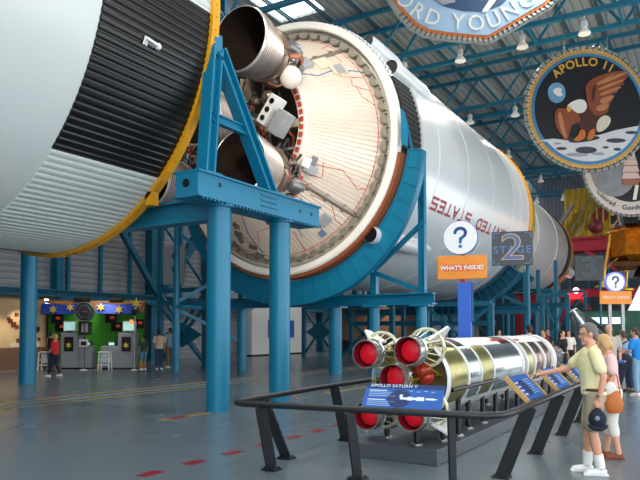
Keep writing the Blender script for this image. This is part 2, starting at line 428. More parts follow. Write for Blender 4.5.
# inner ring at the small end of the cone
m = MB().rev([(18.2, 2.3), (18.05, 2.3), (18.05, 2.56), (18.2, 2.56)], CO, 'Y', 120, closed=True); m.build('inner_ring', CREAM, S2)
RT = mat('red_harness', '#c04a2e', .5, 0, .15, 8)
m = MB()
for i in range(60):
    a = 6*i; m.bar(ang_pt(a+.6, 2.43, 18.03), ang_pt(a+4.2, 2.43, 18.03), .14, .06, (0, 1, 0))
split_build(m, 'red_clamp', RT, S2)
m = MB().rev([(18.3, 2.35), (18.9, 1.9), (19.5, 1.1), (19.7, 0)], CO, 'Y', 72); m.build('centre_dome', mat('centre_dome_metal', '#6e5f50', .4, .5, .3, 2), S2)
m = MB()                       # cross beams carrying the centre engine
for a in (0, 90): m.bar(ang_pt(a, 2.4, 18.25), ang_pt(a+180, 2.4, 18.25), .26, .5, (0, 1, 0))
split_build(m, 'thrust_beam', mat('beam_tan', '#b9ac98', .5, .3, .15), S2)
# red wiring on the cone
def cone_pt(a, t, off=.05):    # t = 0 small end, 1 rim
    y = 18.15+(20.7-18.15)*t; r = 2.52+(4.32-2.52)*t
    return ang_pt(a, r-off*.8, y-off*.6)
def run(mb, pts, r=.022):
    full = []
    for (a0, t0), (a1, t1) in zip(pts, pts[1:]):
        n = max(2, int(abs(a1-a0)/3)+2)
        full += [cone_pt(a0+(a1-a0)*i/n, t0+(t1-t0)*i/n) for i in range(n)]
    full.append(cone_pt(*pts[-1])); mb.tube(full, r, 6)
m = MB()
run(m, [(-88, .9), (95, .9)], .024)
run(m, [(-27, .18), (-24, .55), (-30, .8), (-28, .9)]); run(m, [(-24, .3), (-33, .36), (-35, .2)]); run(m, [(-46, .35), (-43, .6), (-50, .8), (-50, .9)])
run(m, [(30, .9), (33, .62), (40, .6), (44, .78), (60, .8), (60, .9)]); run(m, [(22, .9), (26, .7), (31, .72)]); run(m, [(14, .9), (19, .76), (26, .74)])
run(m, [(-75, .9), (-72, .6), (-80, .4), (-95, .45), (-100, .7), (-112, .7)]); run(m, [(-95, .9), (-140, .9)]); run(m, [(-58, .25), (-62, .5), (-56, .62)], .03); run(m, [(-105, .85), (-112, .4), (-120, .3)])
split_build(m, 'red_cable', RT, S2)
m = MB(); BW = mat('blue_grey_wiring', '#6a7f9c', .5)
run(m, [(44, .12), (37, .35), (39, .55), (36, .8), (33, .97)], .035); run(m, [(-52, .3), (-56, .6), (-60, .85)], .03); run(m, [(-100, .2), (-104, .5), (-101, .85)], .04); run(m, [(-66, .35), (-70, .7)], .025)
for a, t in ((41, .2), (38, .3), (38, .42), (38, .55), (37, .7)): m.tube([cone_pt(a-3, t), cone_pt(a+3, t)], .02, 5)
split_build(m, 'blue_grey_cable', BW, S2)
# feed pipe on the cone, equipment boxes
PIPE = mat('pipe_grey', '#a49a8d', .35, .6, .1)
for a in (-42, 52):
    m = MB(); m.tube([cone_pt(a, .02, .14), cone_pt(a, 1.0, .14)], .11, 12)
    for t in (.3, .55, .8): m.tube([cone_pt(a, t-.015, .14), cone_pt(a, t+.015, .14)], .16, 12)
    m.build('feed_pipe', PIPE, S2)
def cbox(a, t, w, l, h, mt, name='equipment_box'):
    c = cone_pt(a, t, .1); rad = ang_pt(a, 1, 0)-ang_pt(a, 0, 0); tan = Vector((-sin(R(a)), 0, cos(R(a)))); al = (cone_pt(a, 1)-cone_pt(a, 0)).normalized(); nrm = al.cross(tan)
    mx = Matrix((tan, al, nrm)).transposed()
    return MB().box(c, (w, l, h), mx).build(name, mt, S2, smooth=0, bevel=.02)
GREYB = mat('equipment_grey', '#aeb2b4', .45, .3, .1); TANB = mat('equipment_tan', '#d8cbb4', .5)
cbox(50, .33, .5, .5, .35, GREYB); cbox(46, .55, .55, .6, .2, TANB); cbox(39, .66, .55, .55, .22, TANB); cbox(38, .66, .4, .34, .3, GREYB)
cbox(-28, .12, .35, .3, .35, WHITE); cbox(-31, .2, .3, .5, .3, GREYB); cbox(-25, .2, .3, .2, .3, STEEL); cbox(-53, .7, .45, .4, .25, GREYB); cbox(-60, .82, .25, .25, .2, BW); cbox(-73, .25, 1.1, .8, .12, mat('grey_panel', '#9a9b9c', .6)); cbox(95, .15, 1.3, 1.0, .5, mat('bracket_blue_grey', '#8f9aa3', .5)); cbox(74, .1, .6, .9, .4, GREYB)
# ------------------------------------------------------------------ engines
def bell_mat():
    m = mat('nozzle_inside', '#2c2019', .55, .3, .35, 2.5); return m
BELL_IN = bell_mat(); BELL_OUT = mat('nozzle_tubing', '#dcd6d2', .33, .55, .08, 4); COPPER = mat('copper_hoop', '#b3704f', .35, .7, .15, 4); MANI = mat('manifold_metal', '#9a8577', .3, .8, .2, 3)
def engine(cx, cz, y0, seed):
    rnd = random.Random(seed); o = (cx, 0, cz)
    prof = [(0, 1.0), (.12, .995), (.5, .95), (1.0, .84), (1.5, .66), (1.85, .46), (2.1, .29), (2.25, .24)]
    m = MB().rev([(y0+s, r) for s, r in prof], o, 'Y', 48)
    m.rev([(y0+s, r-.03) for s, r in prof], o, 'Y', 48, mi=1); m.rev([(y0, 1.0), (y0-.02, .985), (y0, .97)], o, 'Y', 48)
    bell = m.build('rocket_engine', [BELL_OUT, BELL_IN], S2, 40)
    m = MB()
    for i in range(14):
        s = .1+.095*i; rr = next(r0+(r1-r0)*(s-s0)/(s1-s0) for (s0, r0), (s1, r1) in zip(prof, prof[1:]) if s0 <= s <= s1)
        m.rev([(y0+s, rr), (y0+s+.02, rr+.03), (y0+s+.045, rr)], o, 'Y', 48)
    split_build(m, 'hoop_band', mat('hoop_grey', '#978d88', .35, .6, .1), bell)
    m = MB(); t_ = [(cx+.78*cos(a), y0+1.42, cz+.78*sin(a)) for a in [2*pi*i/24 for i in range(25)]]
    m.tube(t_, .1, 8); t_ = [(cx+.56*cos(a), y0+1.9, cz+.56*sin(a)) for a in [2*pi*i/24 for i in range(25)]]; m.tube(t_, .07, 8)
    split_build(m, 'exhaust_manifold', MANI, bell)
    m = MB().rev([(y0+2.2, .25), (y0+2.35, .3), (y0+2.8, .33), (y0+3.0, .3), (y0+3.05, 0)], o, 'Y', 24); m.rev([(y0+2.75, .42), (y0+2.9, .42)], o, 'Y', 24); m.build('combustion_chamber', STEEL, bell)
    a0 = rnd.random()*6
    m = MB()
    for k in range(2):
        a = a0+k*pi; c = Vector((cx+.62*cos(a), y0+2.3, cz+.62*sin(a)))
        m.rev([(-.35, .0), (-.35, .16), (-.15, .26), (.1, .26), (.2, .14), (.45, .12), (.45, 0)], c, 'Y', 16)
    split_build(m, 'turbopump', STEEL, bell)
    m = MB()
    for k in range(4):
        a = a0+.8+k*1.5; pts = [Vector((cx+rr*cos(a+da), y0+s, cz+rr*sin(a+da))) for s, rr, da in ((1.5, .8, 0), (1.9, .85, .15), (2.2, .7, .4), (2.6, .62, .5), (2.9, .35, .6))]
        m.tube(pts, .09 if k % 2 else .06, 8)
    split_build(m, 'propellant_duct', COPPER if seed % 2 else MANI, bell)
    m = MB()
    for k in range(9):
        a = rnd.random()*6.3; s0 = 1.6+rnd.random(); s1 = s0+.3+rnd.random()*.6
        m.tube([(cx+.8*cos(a), y0+s0, cz+.8*sin(a)), (cx+.62*cos(a+.4), y0+(s0+s1)/2, cz+.62*sin(a+.4)), (cx+.55*cos(a+.8), y0+s1, cz+.55*sin(a+.8))], .025, 6)
    split_build(m, 'small_line', RT if seed == 2 else STEEL, bell)
    return bell
for i, (dx, dz) in enumerate(((1.9, 1.9), (1.9, -1.9), (-1.9, 1.9), (-1.9, -1.9), (0, 0))):
    engine(AX+dx, AZ+dz, 15.35 if i < 4 else 15.6, i+1)
# spheres, boxes and loose plumbing between the engines
m = MB().ball((-11.42, 17.2, 9.86), .36, 20); m.build('pressure_sphere', mat('sphere_cream', '#efe6dc', .4), S2)
m = MB().ball((-12.15, 17.0, 9.3), .2, 14).ball((-12.6, 16.9, 9.2), .16, 12); split_build(m, 'small_sphere', MANI, S2)
cb = MB().box((-11.95, 16.9, 8.75), (.35, .5, 1.0), Euler((0, R(38), 0)).to_matrix()); cb = cb.build('control_box', WHITE, S2, smooth=0, bevel=.02)
m = MB()
e_ = Euler((0, R(38), 0)).to_matrix()
for t in (-.3, 0, .3): p = Vector((-11.95, 16.9, 8.75))+e_ @ Vector((.02, -.26, t)); m.tube([p, p+Vector((0, -.02, 0))], .09, 10)
split_build(m, 'port', BLACK, cb)
cb = MB().box((-11.6, 16.95, 8.3), (.4, .5, .8), Euler((0, R(38), 0)).to_matrix()).build('control_box', GREYB, S2, smooth=0, bevel=.02)
rnd = random.Random(5)
for grp, (mt, n, r) in enumerate(((STEEL, 34, .045), (DARKM, 30, .05), (PIPE, 26, .06), (RT, 14, .03), (COPPER, 14, .05))):
    m = MB()
    for i in range(n):
        a = rnd.choice((rnd.uniform(0, 360), rnd.uniform(-70, -20), rnd.uniform(150, 290))); rr = rnd.uniform(.9, 2.6); y = rnd.uniform(16.9, 18.1)
        pts = [ang_pt(a, rr, y)]
        for k in range(4):
            a += rnd.uniform(-14, 14); rr = min(2.75, max(.8, rr+rnd.uniform(-.35, .35))); y = min(18.3, y+rnd.uniform(-.3, .35)); pts.append(ang_pt(a, rr, y))
        m.tube(pts, r, 6)
        if i % 4 == 0: m.box(pts[2], [rnd.uniform(.12, .34) for _ in range(3)], Euler((rnd.random(), rnd.random(), rnd.random())).to_matrix())
    split_build(m, ('steel_pipe', 'dark_pipe', 'grey_pipe', 'red_pipe', 'copper_pipe')[grp], mt, S2)
m = MB()
for i in range(20):
    a = rnd.uniform(195, 262); t = rnd.uniform(.2, .95); c = cone_pt(a, t, .12)
    m.box(c, [rnd.uniform(.1, .4) for _ in range(3)], Euler((rnd.random(), rnd.random(), rnd.random())).to_matrix()); m.tube([c, cone_pt(a+rnd.uniform(-8, 8), min(1, t+.2), .15)], .04, 6)
split_build(m, 'valve', STEEL, S2)
# fairings along the outside
FAIR = mat('fairing_white', '#dfe3e6', .3, .05, .03, coat=.3)
for a, y0, y1, r in ((29, 20.85, 27.0, .32), (46, 20.85, 26.5, .26), (-44, 20.62, 28, .34), (-136, 20.62, 28, .34)):
    c = 4.86 if a > 0 else 4.92
    m = MB(); P = lambda y, k=1.: ang_pt(a, c+.15*k, y)
    m.tube([P(y0), P(y0+.4), P(y1-3.4), P(y1, -1.8)], [r*.85, r, r, r*.35], 20, cap=False)
    f = m.build('line_fairing', FAIR, S2, 50)
    MB().tube([P(y0+.05), P(y0+.12)], r*.82, 20).build('duct_mouth', BLACK, f)
# red lettering, upside down on the flank
vs_txt = None
LRED = mat('lettering_red', '#a01c28', .5)
for i, ch in enumerate('UNITED STATES'):
    if ch == ' ': continue
    x0 = 34.6-.83*i           # the words run towards the camera, upside down
    fn = lambda x, y, z: ang_pt(-19.7-y/5.03*57.3, 5.038+z, x0-x)
    stroke_mb([[(px*.56, py*.44) for px, py in l] for l in STROKES[ch]], .105, fn).build('letter', LRED, S2, smooth=0)

# ================================================================== third stage
S3 = thing('rocket_stage', 'silver rocket third stage past the yellow ring, with a dark band round its front', 'rocket stage', (AX, 52, AZ-3.9))
SILV = mat('third_stage_skin', '#c9cbca', .34, .3, .06, .8)
m = MB().rev([(44.2, 3.4), (44.2, 3.82), (50, 3.86), (56, 3.82), (58.4, 3.72), (58.4, 3.2)], CO, 'Y', 96); m.build('tank', SILV, S3, 25)
m = MB().rev([(43.5, 3.5), (43.4, 3.95), (44.3, 3.98), (44.3, 3.5)], CO, 'Y', 96, closed=True, rf=corr(90, .05)); m.build('aft_ring', mat('olive_ring', '#9c8a2e', .45, .4, .35, 8), S3)
m = MB().rev([(43.6, 3.5), (43.2, 2.6), (42.8, 1.2), (42.7, 0)], CO, 'Y', 64); m.build('aft_dome', GOLD, S3)
m = MB().rev([(58.2, 3.4), (58.2, 3.86), (60.4, 3.72), (60.4, 3.2)], CO, 'Y', 96, closed=True); b_ = m.build('dark_band', mat('band_black', '#1c1a18', .4, .2, .3), S3)
m = MB().rev([(59.5, 3.7), (59.5, 3.83), (59.9, 3.81), (59.9, 3.7)], CO, 'Y', 96, closed=True); m.build('gold_stripe', YEL, b_)
m = MB().rev([(60.3, 3.3), (60.6, 3.15), (66, 2.9), (66.6, 2.5), (67, 0)], CO, 'Y', 72); m.build('instrument_section', mat('dull_silver', '#8f9190', .3, .7, .12, 1.5), S3)
m = MB(); p = ang_pt(-35, 3.0, 63); m.tube([ang_pt(-30, 3.05, 61.8), ang_pt(-30, 3.1, 64.2)], .55, 20); m.build('side_pod', SILV, S3)
m = MB()
for y in (46.5, 53): m.rev([(y, 3.84), (y, 3.9), (y+.12, 3.9), (y+.12, 3.84)], CO, 'Y', 96, closed=True)
split_build(m, 'joint_ring', SILV, S3)
# ================================================================== blue steel that carries the stages
F1 = thing('stage_support_frame', 'blue steel frame of round columns, girder and A-frame holding up the first stage', 'support frame', (-14, 11.95, 0))
for (x, y) in ((-9, 10.8), (-9, 13.1), (-18.78, 10.8), (-18.78, 13.1)):
    c = MB().tube([(x, y, 0), (x, y, 4.42)], .255, 32); c.build('column', BLUE, F1)
for sx, x in ((1, -9), (-1, -18.78)):
    m = MB(); m.mm((x-.36, 9.75, 4.4), (x+.36, 14.5, 4.44)); m.mm((x-.36, 9.75, 4.9), (x+.36, 14.5, 4.94)); m.mm((x-.3, 9.78, 4.44), (x-.25, 14.47, 4.9)); m.mm((x+.25, 9.78, 4.44), (x+.3, 14.47, 4.9))
    m.mm((x-.28, 9.76, 4.44), (x+.28, 9.8, 4.9)); m.mm((x-.28, 14.44, 4.44), (x+.28, 14.48, 4.9))
    for y in (10.8, 13.1): m.tube([(x, y, 4.34), (x, y, 4.4)], .34, 24)
    for k in range(3): m.mm((x+sx*.3, 11.9, 4.55+k*.12), (x+sx*.34, 12.5, 4.57+k*.12))
    g = m.build('girder', BLUE, F1, smooth=30)
    m = MB()
    for y, z, r in ((10.45, 4.74, .055), (13.55, 4.68, .05), (14.08, 4.68, .05)): m.tube([(x+sx*.297, y, z), (x+sx*.304, y, z)], r, 14)
    m.tube([(x+sx*.0, 9.757, 4.68), (x, 9.752, 4.68)], .09, 14); split_build(m, 'lightening_hole', BLACK, g)
    m = MB()
    for y in [9.9+.12*i for i in range(38)]: m.tube([(x+sx*.33, y, 4.36), (x+sx*.33, y, 4.4)], .025, 6)
    split_build(m, 'bolt', BLUE, g)
    top = Vector((x+sx*.0, 10.62, 7.75))
    m = MB().ibeam((x, 10.35, 4.94), top+Vector((0, -.02, 0)), .28, .3, .05, (0, 1, 0)); m.box((x, 10.35, 4.97), (.5, .5, .06)); m.build('frame_leg', BLUE, F1, smooth=0)
    m = MB().ibeam((x, 12.7, 4.94), top+Vector((0, .1, 0)), .28, .3, .05, (0, 1, 0)); m.box((x, 12.7, 4.97), (.5, .6, .06)); m.build('frame_leg', BLUE, F1, smooth=0)
    MB().ibeam((x, 10.5, 6.25), (x, 11.7, 6.25), .16, .2, .03).build('frame_tie', BLUE, F1, smooth=0)
    MB().mm((x-.26, 10.5, 7.6), (x+.1, 10.75, 8.05)).build('ring_saddle', BLUE, F1, smooth=0)
MB().ibeam((-18.46, 11.1, 4.4), (-9.32, 11.1, 4.4), .4, .52, .06).build('cross_beam', BLUE, F1, smooth=0)
for sx in (-1, 1):
    MB().box((AX+sx*3.25, 10.5, 4.66), (.22, .2, .3)).build('ring_bracket', YEL, F1, smooth=0)

def cradle(t, y, r0, r1, a0, a1, m1, width=.9, nrib=22, front=False):
    d = width/2
    m = MB(); n = 60
    def tp(r, a, s):
        if not front or r < r0+.2: return r
        q = math.degrees(a); q = max(0, (q+62)/55, (-118-q)/55); return r-.36*min(1, q)
    w0 = y-d+.08 if front else y
    m.rev([(w0-.03, r0), (w0+.03, r0), (w0+.03, r1), (w0-.03, r1)], CO, 'Y', n, a0, a1, closed=True, rf=tp)
    m.rev([(y-d, r0), (y+d, r0), (y+d, r0+.06), (y-d, r0+.06)], CO, 'Y', n, a0, a1, closed=True, rf=tp)
    m.rev([(y-d, r1-.06), (y+d, r1-.06), (y+d, r1), (y-d, r1)], CO, 'Y', n, a0, a1, closed=True, rf=tp)
    for i in range(nrib+1):
        a = a0+(a1-a0)*i/nrib; t_ = Vector((-sin(R(a)), 0, cos(R(a))))
        m.bar(ang_pt(a, r0+.05, y), ang_pt(a, tp(r1, R(a), 0)-.05, y), .05, width-.04, (0, 1, 0))
    m.build('cradle_ring', m1, t, smooth=25)
F2 = thing('stage_support_frame', 'blue steel cradle ring on columns under the engine end of the second stage', 'support frame', (-14, 22.2, 0))
cradle(F2, 21.05, 5.04, 5.98, -172, -7, BLUE, .34, 26, front=True)
YB = 22.2
for x, r in ((-19, .2), (-17.2, .2), (-12.6, .26), (-10.9, .2), (-9, .2)):
    m = MB().tube([(x, YB, 0), (x, YB, 2.6)], r, 20); m.build('column', BLUE, F2)
    m = MB().box((x, YB, 2.62), (.75, .6, .08)); m.build('column_cap', BLUE, F2, smooth=0)
MB().ibeam((-20, YB, 2.86), (-8.5, YB, 2.86), .45, .42, .05).build('cross_beam', BLUE, F2, smooth=0)
for x, z in ((-8.95, 8.0), (-18.95, 8.0)): MB().ibeam((x, YB, 3.07), (x, YB, z), .24, .24, .03, (1, 0, 0)).build('post', BLUE, F2, smooth=0)
for x, z in ((-10.9, 3.9), (-17.2, 3.9), (-12.6, 3.1), (-15.2, 3.1)): MB().bar((x, YB, 3.07), (x, YB, z), .25).build('post', BLUE, F2, smooth=0)
for p, q in (((-10.9, YB, 4.0), (-8.85, YB, 5.7)), ((-10.9, YB, 3.9), (-8.85, YB, 3.1)), ((-17.1, YB, 4.0), (-19.1, YB, 5.7)), ((-17.1, YB, 3.9), (-19.1, YB, 3.1)), ((-19.1, YB, 5.7), (-17.6, YB, 7.4)), ((-19.1, YB, 8.1), (-18.8, YB, 6.2))):
    MB().bar(p, q, .16).build('brace', BLUE, F2, smooth=0)
MB().tube([(-19.3, 20.4, 0), (-19.3, 20.4, 2.62)], .16, 16).build('column', BLUE, F2); MB().tube([(-19.3, 20.4, 2.62), (-19.3, 20.4, 7.6)], .13, 12).build('post', BLUE, F2)
MB().box((-19.15, 20.9, 2.7), (.6, 1.2, .14)).build('column_cap', BLUE, F2, smooth=0)
for p, q in (((-19.3, 20.45, 2.9), (-17.3, 22.1, 4.4)), ((-19.3, 20.45, 5.9), (-17.9, 21.6, 4.3)), ((-19.3, 20.45, 2.6), (-17.3, 22.1, 1.3))): MB().bar(p, q, .14).build('brace', BLUE, F2, smooth=0)
m = MB().prism([(-.18, 1.22), (.05, 1.12), (.3, .75), (.24, 0), (-.1, 0)], .08, plane_mx((-8.93, 20.42, 8.05), (0, 1, 0), (0, 0, 1))); m.build('strap_plate', BLUE, F2, smooth=0)
MB().bar((-8.88, 20.6, 8.95), (-8.85, 21.1, 8.0), .07).build('strap_rod', BLUE, F2, smooth=0)

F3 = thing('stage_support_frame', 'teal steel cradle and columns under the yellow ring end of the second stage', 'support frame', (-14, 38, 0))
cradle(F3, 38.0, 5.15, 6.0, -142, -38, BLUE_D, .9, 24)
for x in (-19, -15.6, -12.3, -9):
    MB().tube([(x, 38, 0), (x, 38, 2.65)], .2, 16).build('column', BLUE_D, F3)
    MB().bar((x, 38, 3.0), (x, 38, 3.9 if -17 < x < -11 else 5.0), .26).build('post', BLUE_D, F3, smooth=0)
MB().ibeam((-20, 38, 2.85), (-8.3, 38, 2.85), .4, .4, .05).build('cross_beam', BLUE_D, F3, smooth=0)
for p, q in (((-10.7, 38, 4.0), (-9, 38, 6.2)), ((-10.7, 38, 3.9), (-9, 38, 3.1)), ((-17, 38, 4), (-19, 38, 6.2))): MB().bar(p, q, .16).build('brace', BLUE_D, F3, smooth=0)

def lattice(label, x, y, dx, dy, z, cells, mt, plates=False, name='braced_tower'):
    t = thing(name, label, 'steel frame', (x+dx/2, y+dy/2, 0))
    ends = [(x, y), (x+dx, y+dy)]
    for (a, b) in ends: MB().bar((a, b, 0), (a, b, z), .24, .24).build('column', mt, t, smooth=0)
    h = z/cells
    for i in range(cells):
        MB().bar((x, y, (i+1)*h), (x+dx, y+dy, (i+1)*h), .2, .22).build('beam', mt, t, smooth=0)
        MB().bar((x, y, i*h+.1), (x+dx, y+dy, (i+1)*h-.1), .13).build('brace', mt, t, smooth=0)
        MB().bar((x, y, (i+1)*h-.1), (x+dx, y+dy, i*h+.1), .13).build('brace', mt, t, smooth=0)
        if plates:
            c = Vector((x+dx/2, y+dy/2, (i+.5)*h)); u = Vector((dx, dy, 0)).normalized(); L = math.hypot(dx, dy)
            mx = plane_mx(c-Vector((0, 0, 0)), u, (0, 0, 1))
            MB().prism([(-L*.42, 0), (0, h*.2), (L*.42, 0), (0, -h*.2)], .04, mx).build('gusset_plate', mt, t, smooth=0)
    return t
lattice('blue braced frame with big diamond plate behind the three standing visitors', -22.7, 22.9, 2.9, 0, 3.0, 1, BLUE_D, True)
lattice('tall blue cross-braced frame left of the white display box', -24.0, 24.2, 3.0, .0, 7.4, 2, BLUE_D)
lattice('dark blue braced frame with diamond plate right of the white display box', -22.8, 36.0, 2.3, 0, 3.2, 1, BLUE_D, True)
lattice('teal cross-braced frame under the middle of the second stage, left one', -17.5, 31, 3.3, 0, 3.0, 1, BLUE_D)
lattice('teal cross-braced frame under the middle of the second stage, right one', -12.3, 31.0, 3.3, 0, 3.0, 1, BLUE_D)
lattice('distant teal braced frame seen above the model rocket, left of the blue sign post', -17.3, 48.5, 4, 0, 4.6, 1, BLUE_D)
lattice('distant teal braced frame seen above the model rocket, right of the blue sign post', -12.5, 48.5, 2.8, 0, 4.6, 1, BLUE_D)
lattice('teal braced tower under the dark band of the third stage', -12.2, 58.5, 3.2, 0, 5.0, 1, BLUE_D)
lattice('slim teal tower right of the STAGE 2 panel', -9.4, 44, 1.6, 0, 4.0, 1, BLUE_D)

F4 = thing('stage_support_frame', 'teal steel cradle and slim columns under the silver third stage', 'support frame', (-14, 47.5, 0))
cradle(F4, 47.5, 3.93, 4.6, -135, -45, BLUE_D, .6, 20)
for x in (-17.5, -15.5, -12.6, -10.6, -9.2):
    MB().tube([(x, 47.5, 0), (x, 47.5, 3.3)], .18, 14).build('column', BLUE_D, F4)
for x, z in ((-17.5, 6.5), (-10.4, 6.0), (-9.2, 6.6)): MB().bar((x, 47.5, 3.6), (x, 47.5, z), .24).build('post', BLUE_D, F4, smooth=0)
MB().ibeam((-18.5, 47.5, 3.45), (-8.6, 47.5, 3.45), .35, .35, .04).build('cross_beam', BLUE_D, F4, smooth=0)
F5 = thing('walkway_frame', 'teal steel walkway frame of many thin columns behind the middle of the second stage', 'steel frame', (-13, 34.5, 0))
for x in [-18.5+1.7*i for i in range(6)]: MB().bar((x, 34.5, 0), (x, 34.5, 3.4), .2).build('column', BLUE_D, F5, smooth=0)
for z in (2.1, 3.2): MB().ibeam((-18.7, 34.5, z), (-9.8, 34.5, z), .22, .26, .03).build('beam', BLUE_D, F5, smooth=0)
# ================================================================== photo booth by the left wall
BO = Vector((-23.4, 19.3, 0)); BU = Vector((.8577, .5141, 0)); BW_ = Vector((-.5141, .8577, 0)); BRZ = math.atan2(.5141, .8577)
def bpt(u, w, z): return BO+BU*u+BW_*w+Vector((0, 0, z))
BROT = Matrix.Rotation(BRZ, 3, 'Z')
def bbox(m, u0, u1, w0, w1, z0, z1, mi=0): return m.box(bpt((u0+u1)/2, (w0+w1)/2, (z0+z1)/2), (abs(u1-u0), abs(w1-w0), abs(z1-z0)), BROT, mi)
def bplane(u, w, z): return plane_mx(bpt(u, w, z), BU, (0, 0, 1))     # faces the camera side
def bthing(name, label, cat, u, w, z=0, group=None): return thing(name, label, cat, bpt(u, w, z), BRZ, group)
def star(r0, r1, n): return [((r0 if i % 2 == 0 else r1)*sin(pi*i/n), (r0 if i % 2 == 0 else r1)*cos(pi*i/n)) for i in range(2*n)]
GREEN = mat('booth_green', '#3f9a22', .6, 0, .06); KGREY = mat('kiosk_grey', '#8d9299', .45, 0, .06); AWN = mat('awning_blue', '#1d48b8', .6, 0, .15, 4); STAR = mat('star_yellow', '#e8c14a', .5)
SCR = mat('screen_picture', '#9fd0c4', .2, 0, .5, 3, emit='#a8d8d0', estr=.7)
t = bthing('backdrop_wall', 'bright green backdrop wall behind the photo kiosks', 'backdrop', 0, 1.0)
bbox(MB(), -2.2, 2.2, .95, 1.05, 0, 2.55).build('panel', GREEN, t, smooth=0)
bbox(bbox(MB(), -2.25, -2.2, .85, 1.05, 0, 3.0), 2.2, 2.27, .85, 1.05, 0, 3.0).build('side_post', mat('booth_dark', '#2b2521', .6), t, smooth=0)
bbox(MB(), -2.2, 2.2, .85, .95, 0, .22).build('kick_board', mat('kick_tan', '#b08c3c', .6), t, smooth=0)
bbox(MB(), -2.2, 2.2, .95, 1.05, 2.55, 3.05).build('header', mat('header_tan', '#c88a4a', .6), t, smooth=0)
m = MB(); m.tube([bpt(-1.0, .9, 3.1), bpt(-.3, .9, 3.1)], .12, 12); m.tube([bpt(.6, .9, 3.1), bpt(1.2, .9, 3.1)], .12, 12); split_build(m, 'header_roll', mat('booth_dark', '#2b2521', .6), t)
for s, (ua, ub), lab in ((-1, (-2.15, -.5), 'blue swagged awning with yellow stars left of the round sign'), (1, (.3, 2.15), 'blue swagged awning with yellow stars right of the round sign')):
    t = bthing('awning', lab, 'awning', (ua+ub)/2, .1, 2.4)
    m = MB(); n = 12; vs_ = []
    for i in range(n+1):
        u = ua+(ub-ua)*i/n; sag = .12*sin(pi*i/n)
        for z, w in ((2.95-sag*.6, .74), (2.9-sag*.5, .1), (2.46-sag*.2, -.02), (2.44-sag*.2, .0), (2.86-sag*.5, .12)): vs_.append(bpt(u, w+.02*sin(i*2), z))
    m.add(vs_, [(i*5+j, i*5+(j+1) % 5, i*5+5+(j+1) % 5, i*5+5+j) for i in range(n) for j in range(5)]+[(4, 3, 2, 1, 0), tuple(range(n*5, n*5+5))])
    m.build('cloth', AWN, t, 40)
    for f, z in ((.35, 2.62), (.8, 2.72)) if s < 0 else ((.12, 2.72), (.55, 2.62)):
        MB().prism(star(.2, .085, 6), .03, bplane(ua+(ub-ua)*f, -.04, z)).build('star', STAR, t, smooth=0)
    for q in (0, 1): MB().tube([bpt(ua if q == 0 else ub, .05, 2.5), bpt(ua if q == 0 else ub, .84, 2.9)], .02, 6).build('rod', DARKM, t)
    if s > 0: MB().prism(star(.26, .1, 6), .03, bplane(2.08, -.06, 2.88)).build('star', STAR, t, smooth=0)
# round sign
t = bthing('round_sign', 'dark round sign with a pale rim hanging in the middle of the green booth', 'sign', -.13, -.2, 2.07)
m = MB().tube([bpt(-.13, -.25, 2.52), bpt(-.13, -.15, 2.52)], .44, 36); m.build('disc', mat('sign_navy', '#23272f', .4), t)
m = MB(); m.tube([bpt(-.13+.41*cos(a), -.26, 2.52+.41*sin(a)) for a in [2*pi*i/36 for i in range(37)]], .018, 6); m.build('rim', mat('sign_rim', '#565c64', .4), t)
m = MB(); m.tube([bpt(-.13+.27*cos(a), -.26, 2.52+.27*sin(a)) for a in [2*pi*i/36 for i in range(37)]], .01, 6); m.build('inner_line', mat('sign_rim', '#565c64', .4), t)
bbox(MB(), -.24, -.02, -.275, -.25, 2.5, 2.54).build('red_bar', mat('dim_red', '#7d3f48', .5), t, smooth=0)
MB().tube([bpt(-.13, -.2, 0), bpt(-.13, -.2, 2.1)], .03, 8).build('pole', DARKM, t); bbox(MB(), -.33, .07, -.4, 0, 0, .03).build('base', DARKM, t, smooth=0)
bbox(MB(), -.42, .16, -.16, -.1, 1.5, 2.08).build('notice_board', mat('booth_dark', '#2b2521', .6), t, smooth=0); bbox(MB(), -.26, .0, -.2, -.165, 1.62, 2.02).build('notice', mat('notice_grey', '#8f9498', .5), t, smooth=0)
